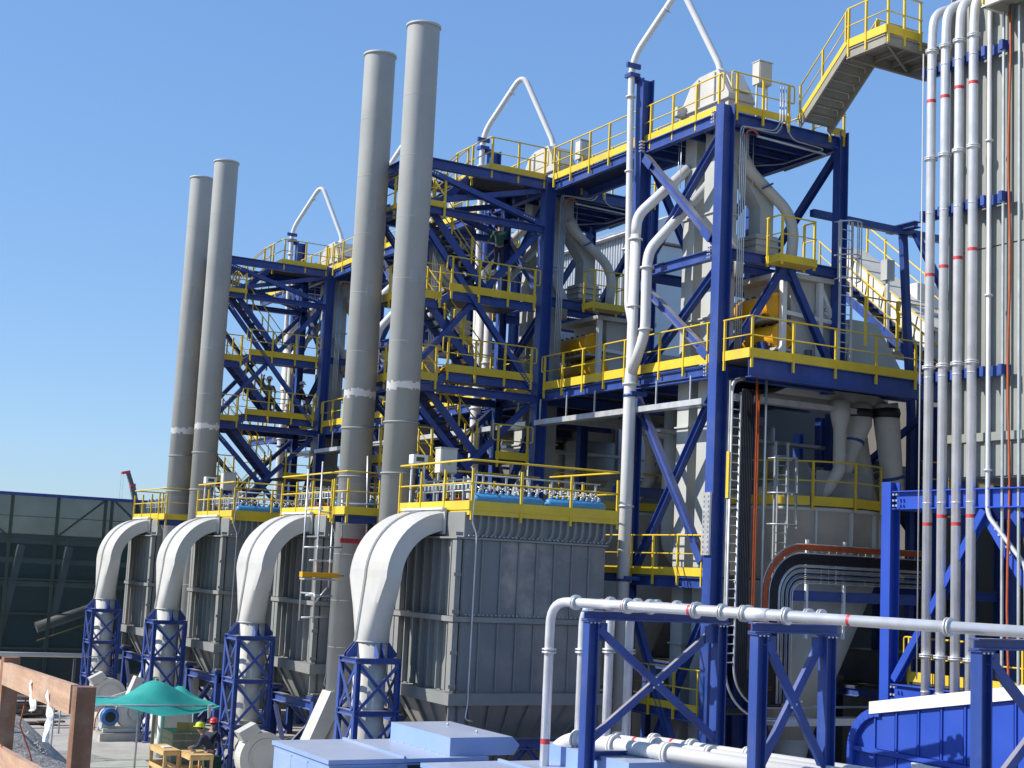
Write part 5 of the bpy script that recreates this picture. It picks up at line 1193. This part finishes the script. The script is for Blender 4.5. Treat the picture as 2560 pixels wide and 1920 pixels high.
# ------------------------------------------------------------------ scaffold round one stack
t = thing('scaffold', 'loose steel scaffold poles with an orange plank around the lower stack', 'scaffold', (18.2, 43.5, 5.5))
for a, b in (((18.92, 43.35, 10.8), (19.05, 43.35, 8.1)), ((18.12, 43.35, 9.55), (18.2, 43.35, 7.7)), ((17.4, 43.4, 10.5), (17.4, 43.4, 5.4)), ((17.86, 43.4, 8.5), (17.86, 43.4, 6.5)), ((19.45, 43.3, 10.4), (19.5, 43.3, 8.2)),
             ((18.0, 43.3, 9.05), (19.7, 43.3, 9.1)), ((18.05, 43.3, 9.2), (19.6, 43.3, 9.25)), ((18.05, 43.3, 8.55), (19.0, 43.3, 8.6)), ((16.95, 43.4, 7.75), (18.2, 43.3, 7.8)), ((17.15, 43.4, 7.35), (17.8, 43.4, 7.35)), ((17.1, 43.4, 6.25), (18.0, 43.4, 6.25)), ((17.0, 43.4, 5.55), (17.9, 43.4, 5.6)), ((17.85, 43.4, 6.55), (17.4, 43.4, 6.0)), ((17.4, 43.4, 6.9), (18.6, 44.0, 6.9)), ((17.4, 43.4, 8.9), (18.6, 44.0, 8.9)), ((17.4, 44.6, 10.3), (17.4, 44.6, 5.4)), ((17.4, 43.4, 6.3), (17.4, 44.6, 6.3)), ((17.4, 43.4, 9.0), (17.4, 44.6, 9.0))):
    part(t, 'pole', MB().tube([a, b], .028, 7), STL)
part(t, 'orange_plank', MB().box((16.85, 43.15, 6.82), (18.1, 43.4, 6.98)), ORANGE, 'orange plank'); part(t, 'plank', MB().box((16.9, 43.1, 6.74), (18.0, 43.5, 6.79)), LGREY)
part(t, 'toe_board', MB().box((18.1, 43.25, 7.95), (19.4, 43.3, 8.1)), REDB, 'red and white toe board')
cl_ = MB()
for x, z in ((18.15, 9.05), (18.98, 9.05), (17.4, 7.78), (17.86, 7.35), (17.4, 6.25), (17.4, 9.0)): cl_.box((x-.05, 43.24, z-.05), (x+.05, 43.4, z+.05))
part(t, 'coupler', cl_, STL)

# ------------------------------------------------------------------ timber guard fence beside the camera
PL, PR = V((2.16, 11.27, 0)), V((1.985, 8.24, 0)); dF = (PR-PL).normalized(); nF = V((dF.y, -dF.x, 0))
t = thing('timber_fence', 'reddish timber guard fence with two square posts at the terrace edge', 'fence', (2.07, 9.8, 5.55))
for p, s, zt in ((PL, .115, 6.5), (PR, .105, 6.56), (PL-dF*3.0, .11, 6.48)):
    part(t, 'post', MB().box((p.x-s/2, p.y-s/2, 5.4), (p.x+s/2, p.y+s/2, zt)), WOODD)
for z, h, z2 in ((6.28, .16, 6.48), (5.62, .15, 5.95)):
    a, b = PL-dF*3.1+V((0, 0, z)), PR+V((0, .1, z2)); q = V((-.03, 0, 0))
    part(t, 'rail_plank', MB().bar(a+q, b+q, .045, h), WOOD)
for k, (yy, ln) in enumerate(((9.75, 8), (9.05, 11))):
    mb = MB(); vs_ = []; random.seed(40+k); x0_ = 2.0+(yy-8.24)*.058-.045
    for i in range(ln):
        z = 6.5-.034*i; w_ = .03+.022*random.random()*(1 if i < ln-2 else .4); c_ = .02*math.sin(i*.9+k)
        for q in range(4): vs_.append((x0_-.02-.02*math.sin(q*2.1+i*.8)-(0 if i > 1 else -.01), yy+c_+w_*(q/1.5-1), z+.02*(random.random()-.5)))
    mb.add(vs_, [(4*i+q, 4*i+q+1, 4*i+q+5, 4*i+q+4) for i in range(ln-1) for q in range(3)], True)
    solo('torn_plastic', mb, TRIMW, ['torn white plastic strip snagged on the timber rail, short piece', 'torn white plastic strip hanging long from the timber rail near the post'][k], 'plastic scrap', (x0_, yy, 6.4), 'torn plastic on the fence')
rp_ = MB().tube([(2.1, 11.05, 5.9), (2.14, 11.0, 5.75), (2.2, 11.0, 5.65), (2.3, 10.9, 5.62)], .008, 5).tube([(2.3, 11.3, 6.2), (2.28, 11.35, 6.0), (2.36, 11.3, 5.8), (2.4, 11.2, 5.62)], .006, 5)
solo('orange_twine', rp_, REDO, 'orange twine tangled round the foot of a fence post', 'twine', (2.2, 11, 5.6))

# ------------------------------------------------------------------ tarp shelter, benches, scrap
t = thing('tarp_shelter', 'turquoise tarp shelter stretched over steel tubes', 'shelter', (14.6, 50.8, 0))
mb = MB(); NX, NY = 26, 14; vs_ = []
for j in range(NY+1):
    for i in range(NX+1):
        u_, v_ = i/NX, j/NY
        x = 12.35+4.35*u_; y = 49.8+3.1*v_+(.15*math.sin(u_*9) if v_ in (0, 1) else 0)
        pk = math.exp(-((x-14.75)/.95)**2-((y-50.95)/.9)**2); pk2 = math.exp(-((x-16.1)/.45)**2-((y-52.7)/.5)**2)
        edge = -.5*max(0, math.sin(math.pi*min(1, max(0, (u_-.18)/.84))))*max(0, 1-v_*4.5)-.12*math.sin(math.pi*u_)*v_**4
        z = 2.22-.03*u_+.82*pk**.8+.45*pk2+edge+.025*math.sin(u_*22+v_*9)*(.4+pk)-.1*math.sin(math.pi*u_)*math.sin(math.pi*v_)
        vs_.append((x, y-(.1 if v_ == 0 else 0), z))
mb.add(vs_, [(j*(NX+1)+i, j*(NX+1)+i+1, (j+1)*(NX+1)+i+1, (j+1)*(NX+1)+i) for j in range(NY) for i in range(NX)], True)
part(t, 'tarp', mb, TARP)
part(t, 'front_tube', MB().tube([(11.0, 50.0, 2.22), (16.9, 50.0, 2.14)], .035, 8), STL); part(t, 'front_tube', MB().tube([(11.0, 50.06, 2.12), (16.9, 50.06, 2.05)], .02, 6), CONDUIT)
part(t, 'back_tube', MB().tube([(11.0, 53.0, 2.2), (16.9, 53.0, 2.14)], .035, 8), STL)
for x, y in ((13.93, 50.0), (11.1, 50.0), (12.4, 53.0), (16.8, 53.0)): part(t, 'pole', MB().tube([(x, y, .05), (x, y, 2.2)], .035, 8), CONDUIT)
part(t, 'timber_prop', MB().bar((14.75, 50.95, .05), (14.75, 50.95, 3.0), .1, .1, (1, 0, 0)), PLYD)
part(t, 'white_rag', MB().ext([(16.25, 49.7, 2.2), (16.4, 49.7, 2.25), (16.36, 49.7, 1.8), (16.28, 49.7, 1.75)], (0, .03, 0)), TRIMW)
def bench(x0, x1, y0, y1, h, lab, legs=True):
    t = thing('work_table', lab, 'table', ((x0+x1)/2, (y0+y1)/2, 0), 'timber work tables')
    n = max(2, round((y1-y0)/.22))
    for k in range(n): part(t, 'top_plank', MB().box((x0, y0+k*(y1-y0)/n, h-.03-.004*(k % 2)), (x1, y0+(k+.94)*(y1-y0)/n, h)), PLY)
    for x in (x0+.05, x1-.05):
        for y in (y0+.05, y1-.05): part(t, 'leg', MB().bar((x, y, .05), (x, y, h-.04), .08, .08, (1, 0, 0)), PLY)
    for z in (h-.1, .38):
        for y in (y0+.02, y1-.02): part(t, 'side_board', MB().box((x0, y-.015, z-.07), (x1, y+.015, z+.06)), PLY)
        for x in (x0+.0, x1-.0): part(t, 'end_board', MB().box((x-.015, y0+.04, z-.07), (x+.015, y1-.04, z+.06)), PLY)
    return t
bench(14.2, 14.75, 47.6, 49.3, .98, 'pale timber work table with open sides beside the tarp pole')
bench(14.78, 15.55, 46.6, 47.9, .95, 'pale timber work table with tools on it, nearer the worker in the lime helmet')
for k, (x, y, lx, ly, c, lb) in enumerate(((15.0, 47.0, .35, .12, PLYD, 'short offcut board on the work table near the lime helmet'), (15.1, 47.4, .1, .4, DGREY, 'dark steel bar on the work table near the lime helmet'), (14.35, 48.2, .28, .3, TRIMW, 'white sheet on the work table by the tarp pole'))):
    solo('loose_item', MB().box((x, y, .985 if k == 2 else .955), (x+lx, y+ly, 1.02 if k == 2 else .99)), c, lb, 'tool', (x, y, .95))
t = thing('timber_crate', 'weathered timber bin with a folded carton on it under the tarp', 'crate', (16.2, 51.5, 0))
for k in range(4): part(t, 'plank', MB().box((15.5, 50.9, .15+k*.24), (17.0, 50.94, .37+k*.24)), PLYD); part(t, 'plank', MB().box((15.46, 50.94, .15+k*.24), (15.5, 52.2, .37+k*.24)), PLYD)
part(t, 'lid', MB().box((15.4, 50.85, 1.12), (17.05, 52.25, 1.16)), PLYD)
part(t, 'carton', MB().ext([(15.6, 51.0, 1.16), (16.1, 51.2, 1.16), (16.1, 51.2, 1.45), (15.6, 51.0, 1.5)], (.02, .05, 0)).ext([(16.1, 51.2, 1.16), (16.6, 50.95, 1.16), (16.6, 50.95, 1.5), (16.1, 51.2, 1.45)], (.0, .04, 0)), PLY)
solo('grey_drain_tube', MB().tube([(15.5, 52.6, .05), (15.5, 52.6, 1.55)], .12, 14), PIPEW, 'upright pale grey plastic tube under the tarp', 'tube', (15.5, 52.6, 0))
solo('toolbox', MB().ext([(15.7, 47.6, .08), (16.2, 47.6, .08), (16.12, 47.6, .75), (15.62, 47.6, .8)], (0, .5, 0)), GREENW, 'dark green bin standing behind the work table', 'bin', (15.9, 47.8, 0))
rg_ = MB()
random.seed(3)
for k in range(14):
    a = random.random()*6.28; x, y = 13.75+random.uniform(-.5, .75), 48.2+random.uniform(-.35, .35)
    rg_.add([(x+.22*math.cos(a+i*1.57)*random.uniform(.6, 1.1), y+.22*math.sin(a+i*1.57)*random.uniform(.6, 1.1), .1+.02*k*.3+random.random()*.05) for i in range(4)]+[(x, y, .2+random.random()*.05)], [(0, 1, 4), (1, 2, 4), (2, 3, 4), (3, 0, 4)], True)
solo('orange_sheeting', rg_, REDO, 'crumpled orange sheeting on the ground by the tarp pole', 'sheeting', (13.8, 48.2, .08))
random.seed(11)
LOGL = 'rusty scrap bar in the tangled pile beside the netting screen'
lm = []
for s in range(4):
    mb = MB(); mb.tube([(-1.2, 0, 0), (-.4, .03*s, .03), (.4, -.03, .02*s), (1.2, .02, 0)], .05+.012*s, 6); me = mb.mesh('scrap_bar'); me.materials.append(LOGM); lm.append(me)
for k in range(46):
    o = bpy.data.objects.new('scrap_bar', lm[k % 4]); col.objects.link(o); lay = k//9
    o.location = (13.0+random.uniform(-.55, .9)-lay*.08, 66.4+random.uniform(-.75, .75), .16+lay*.17+random.uniform(-.03, .05)); o.rotation_euler = (0, random.uniform(-.09, .09), random.uniform(-.35, .35))
    o['label'] = LOGL; o['category'] = 'scrap bar'; o['group'] = 'scrap bars in a pile'; OFF[o.name] = o.location.copy()
for k in range(3): solo('scrap_plank', MB().box((12.2+k*.55, 63.2-.3*k, .08+.06*k), (13.8+k*.3, 63.5-.3*k, .15+.06*k)), LOGM, 'loose brown plank in front of the scrap pile', 'plank', (13+k*.5, 63.2, .08), 'loose planks by the scrap pile')
t = thing('yard_handrail', 'low grey tube handrail crossing the yard in front of the netting', 'handrail', (14, 60.2, 0))
part(t, 'rail', MB().tube([(9, 60.2, 1.35), (17.4, 60.2, 1.3)], .03, 6), STL)
for x in (10.5, 13.62, 16.6): part(t, 'post', MB().tube([(x, 60.2, .05), (x, 60.2, 1.36)], .035, 7), CONDUIT)
t = thing('yard_pipe', 'grey pipeline crossing in front of the netting', 'pipe', (14, 73, 2)); part(t, 'run', MB().tube([(4, 73, 2.35), (20.5, 73, 2.2)], .11, 12), CREAM)
for x in (7, 12, 17): part(t, 'stand', MB().bar((x, 73, 0), (x, 73, 2.2), .12, .12), DGREY)
solo('yard_cable', MB().tube([(9, 66.5, 2.72), (13, 66.5, 2.66), (17, 66.5, 2.64)], .018, 5), CONDUIT, 'thin steel line strung across the yard above the scrap pile', 'cable', (13, 66.5, 2.6))
solo('earth_heap', MB().add([(10+.5*i, 68+1.2*math.sin(i), .06) for i in range(12)]+[(10+.5*i, 69.5, .55+.25*math.sin(i*1.7)) for i in range(12)]+[(10+.5*i, 71.2, .06) for i in range(12)], [(j*12+i, j*12+i+1, (j+1)*12+i+1, (j+1)*12+i) for j in range(2) for i in range(11)], True), EARTH, 'low heap of earth behind the scrap pile', 'earth', (12.5, 69.5, 0), None, 'stuff')

# ------------------------------------------------------------------ people
def skin(name, nodes, edges, par, mt, sub=2, rootv=0):
    me = bpy.data.meshes.new(name); me.from_pydata([n_[0] for n_ in nodes], edges, []); me.update(); me.materials.append(mt)
    o = bpy.data.objects.new(name, me); col.objects.link(o); o.parent = par
    sk_ = o.modifiers.new('skin', 'SKIN'); sk_.use_smooth_shade = True
    for i, n_ in enumerate(nodes):
        v = me.skin_vertices[0].data[i]; v.radius = n_[1] if isinstance(n_[1], tuple) else (n_[1], n_[1]); v.use_root = i == rootv
    sb = o.modifiers.new('sub', 'SUBSURF'); sb.levels = sub; sb.render_levels = sub
    OFF[o.name] = OFF[par.name]; return o
def person(loc, rz, lab, jac, trou, helm, pose='stand', bend=0.):
    """figure faces local -y; joints in metres"""
    t = thing('person', lab, 'person', loc); t.rotation_euler.z = rz
    b = bend; sh = V((0, -b*.9, 1.42-b*.25)); nk = sh+V((0, -b*.25, .1)); hd = nk+V((0, -.03-b*.25, .13))
    if pose == 'work': aL = [(.2, -.02, .0), (.25, -.12, -.27), (.12, -.36, -.36)]; aR = [(-.2, -.02, .0), (-.25, -.14, -.26), (-.1, -.38, -.32)]
    elif pose == 'hold': aL = [(.2, 0, 0), (.3, -.08, -.25), (.3, -.34, -.22)]; aR = [(-.2, 0, 0), (-.3, -.04, .2), (-.26, -.24, .42)]
    else: aL = [(.2, 0, 0), (.27, .03, -.29), (.26, -.1, -.54)]; aR = [(-.2, 0, 0), (-.27, .02, -.29), (-.26, -.12, -.53)]
    P = lambda q: sh+V(q)
    hp_ = V((0, 0, .95)); ch = hp_.lerp(sh, .6); wa = hp_.lerp(sh, .25)
    K = [V((.1, -.02, .5)), V((.11, .02, .09)), V((-.1, .02, .5)), V((-.12, .08, .09))]
    # body: one continuous skin surface
    nodes = [(hp_, .12), (wa, .115), (ch, (.15, .11)), (sh+V((0, 0, -.04)), (.13, .09)), (nk, .055), (hd, (.075, .085)), (hd+V((0, .01, .1)), (.07, .085)),
             (P(aL[0]), .05), (P(aL[1]), .042), (P(aL[2]), .032), (P(aR[0]), .05), (P(aR[1]), .042), (P(aR[2]), .032),
             (V((.09, 0, .88)), .09), (K[0], .055), (K[1], .038), (V((-.09, 0, .88)), .09), (K[2], .055), (K[3], .038)]
    E = [(0, 1), (1, 2), (2, 3), (3, 4), (4, 5), (5, 6), (3, 7), (7, 8), (8, 9), (3, 10), (10, 11), (11, 12), (0, 13), (13, 14), (14, 15), (0, 16), (16, 17), (17, 18)]
    skin('body', nodes, E, t, SKIN)
    for a in (aL, aR):
        w_ = P(a[2]); d = (w_-P(a[1])).normalized(); s_ = d.cross(V((0, 0, 1))).normalized()
        hn = [(w_, (.03, .022)), (w_+d*.08, (.035, .02))]; he = [(0, 1)]
        for k in range(4):
            o_ = s_*(-.027+.018*k); hn += [(w_+d*.1+o_, .009), (w_+d*(.145-.008*abs(k-1.5))+o_+V((0, 0, -.015)), .008), (w_+d*(.165-.01*abs(k-1.5))+o_+V((0, 0, -.04)), .007)]
            n0 = 2+3*k; he += [(1, n0), (n0, n0+1), (n0+1, n0+2)]
        hn += [(w_+d*.05-s_*.035, .01), (w_+d*.09-s_*.055+V((0, 0, -.01)), .008)]; he += [(0, 14), (14, 15)]
        skin('hand', hn, he, t, SKIN, 1)
    skin('jacket', [(hp_+V((0, 0, -.08)), .155), (wa, .15), (ch, (.185, .14)), (sh+V((0, 0, -.03)), (.15, .115)), (nk+V((0, 0, -.02)), .075),
                    (P(aL[0]), .078), (P(aL[1]), .066), (P(aL[2])-(P(aL[2])-P(aL[1]))*.08, .05), (P(aR[0]), .078), (P(aR[1]), .066), (P(aR[2])-(P(aR[2])-P(aR[1]))*.08, .05)],
         [(0, 1), (1, 2), (2, 3), (3, 4), (3, 5), (5, 6), (6, 7), (3, 8), (8, 9), (9, 10)], t, jac)
    skin('trousers', [(hp_+V((0, 0, .02)), (.15, .125)), (V((.095, 0, .84)), .105), (K[0], .075), (K[1]+V((0, 0, .03)), .062), (V((-.095, 0, .84)), .105), (K[2], .075), (K[3]+V((0, 0, .03)), .062)],
         [(0, 1), (1, 2), (2, 3), (0, 4), (4, 5), (5, 6)], t, trou)
    for k in (1, 3): skin('boot', [(K[k]+V((0, 0, .05)), .058), (K[k]+V((0, .01, -.04)), .055), (K[k]+V((0, -.09, -.05)), .05), (K[k]+V((0, -.17, -.055)), .038)], [(0, 1), (1, 2), (2, 3)], t, BOOT, 2)
    def lpart(name, mb, mt):
        me = mb.mesh(name); me.materials.append(mt); o = bpy.data.objects.new(name, me); col.objects.link(o); o.parent = t; return o
    hm = MB().lathe([(.155, .0), (.15, .02), (.14, .02), (.137, .07), (.11, .125), (.06, .155), (.01, .16)], hd+V((0, 0, .1)), (0, .12-b*.2, 1), 20); hm.ext([hd+V((-.08, -.12, .1)), hd+V((.08, -.12, .1)), hd+V((.05, -.2, .095)), hd+V((-.05, -.2, .095))], (0, 0, .012)); lpart('helmet', hm, helm)
    lpart('nose', MB().add([hd+V((-.015, -.08, .04)), hd+V((.015, -.08, .04)), hd+V((0, -.11, .0)), hd+V((-.018, -.085, -.01)), hd+V((.018, -.085, -.01))], [(0, 1, 2), (0, 2, 3), (1, 4, 2), (3, 2, 4)], True), SKIN)
    for s in (-1, 1): lpart('eye', MB().lathe([(.004, 0), (.011, .004), (.004, .008)], hd+V((s*.03, -.078, .045)), (0, -1, 0), 8), BOOT); lpart('ear', MB().lathe([(.008, -.012), (.022, 0), (.008, .012)], hd+V((s*.08, .01, .03)), (1, 0, 0), 8), SKIN)
    lpart('mouth', MB().box(hd+V((-.022, -.087, -.045)), hd+V((.022, -.08, -.038))), HAIR)
    lpart('hair', MB().lathe([(.088, 0), (.09, .04), (.085, .08)], hd+V((0, .03, .03)), (0, 0, 1), 14), HAIR)
    return t
person((15.62, 47.15, .08), R(-119), 'person in dark navy workwear and lime helmet bending over the work table', NAVY, JEAN, HYEL, 'work', .28)
person((15.85, 48.1, .08), R(120), 'person in dark workwear and red helmet standing by the lattice support', NAVY, JEAN, HRED, 'work', .1)
person((22.5, 63.3, 13.78), R(-20), 'person in grey workwear on the far stair tower landing, hand raised', GREYW, NAVY, HWHITE, 'hold', .05)
person((23.95, 63.5, 13.78), R(90), 'person in dark workwear by the column of the far stair tower', NAVY, NAVY, HWHITE, 'work', .15)
person((23.4, 43.35, 16.52+1.0), R(160), 'person in green workwear and red helmet climbing inside the second stair tower', GREENW, NAVY, HRED, 'hold', .1)
t = thing('step_platform', 'small steel step platform under the worker in green', 'step', (23.4, 43.35, 16.5)); part(t, 'top', MB().box((23.05, 43.0, 17.46), (23.75, 43.7, 17.52)), STL)
for x in (23.1, 23.7):
    for y in (43.05, 43.65): part(t, 'leg', MB().bar((x, y, 16.5), (x, y, 17.46), .04, .04), STL)
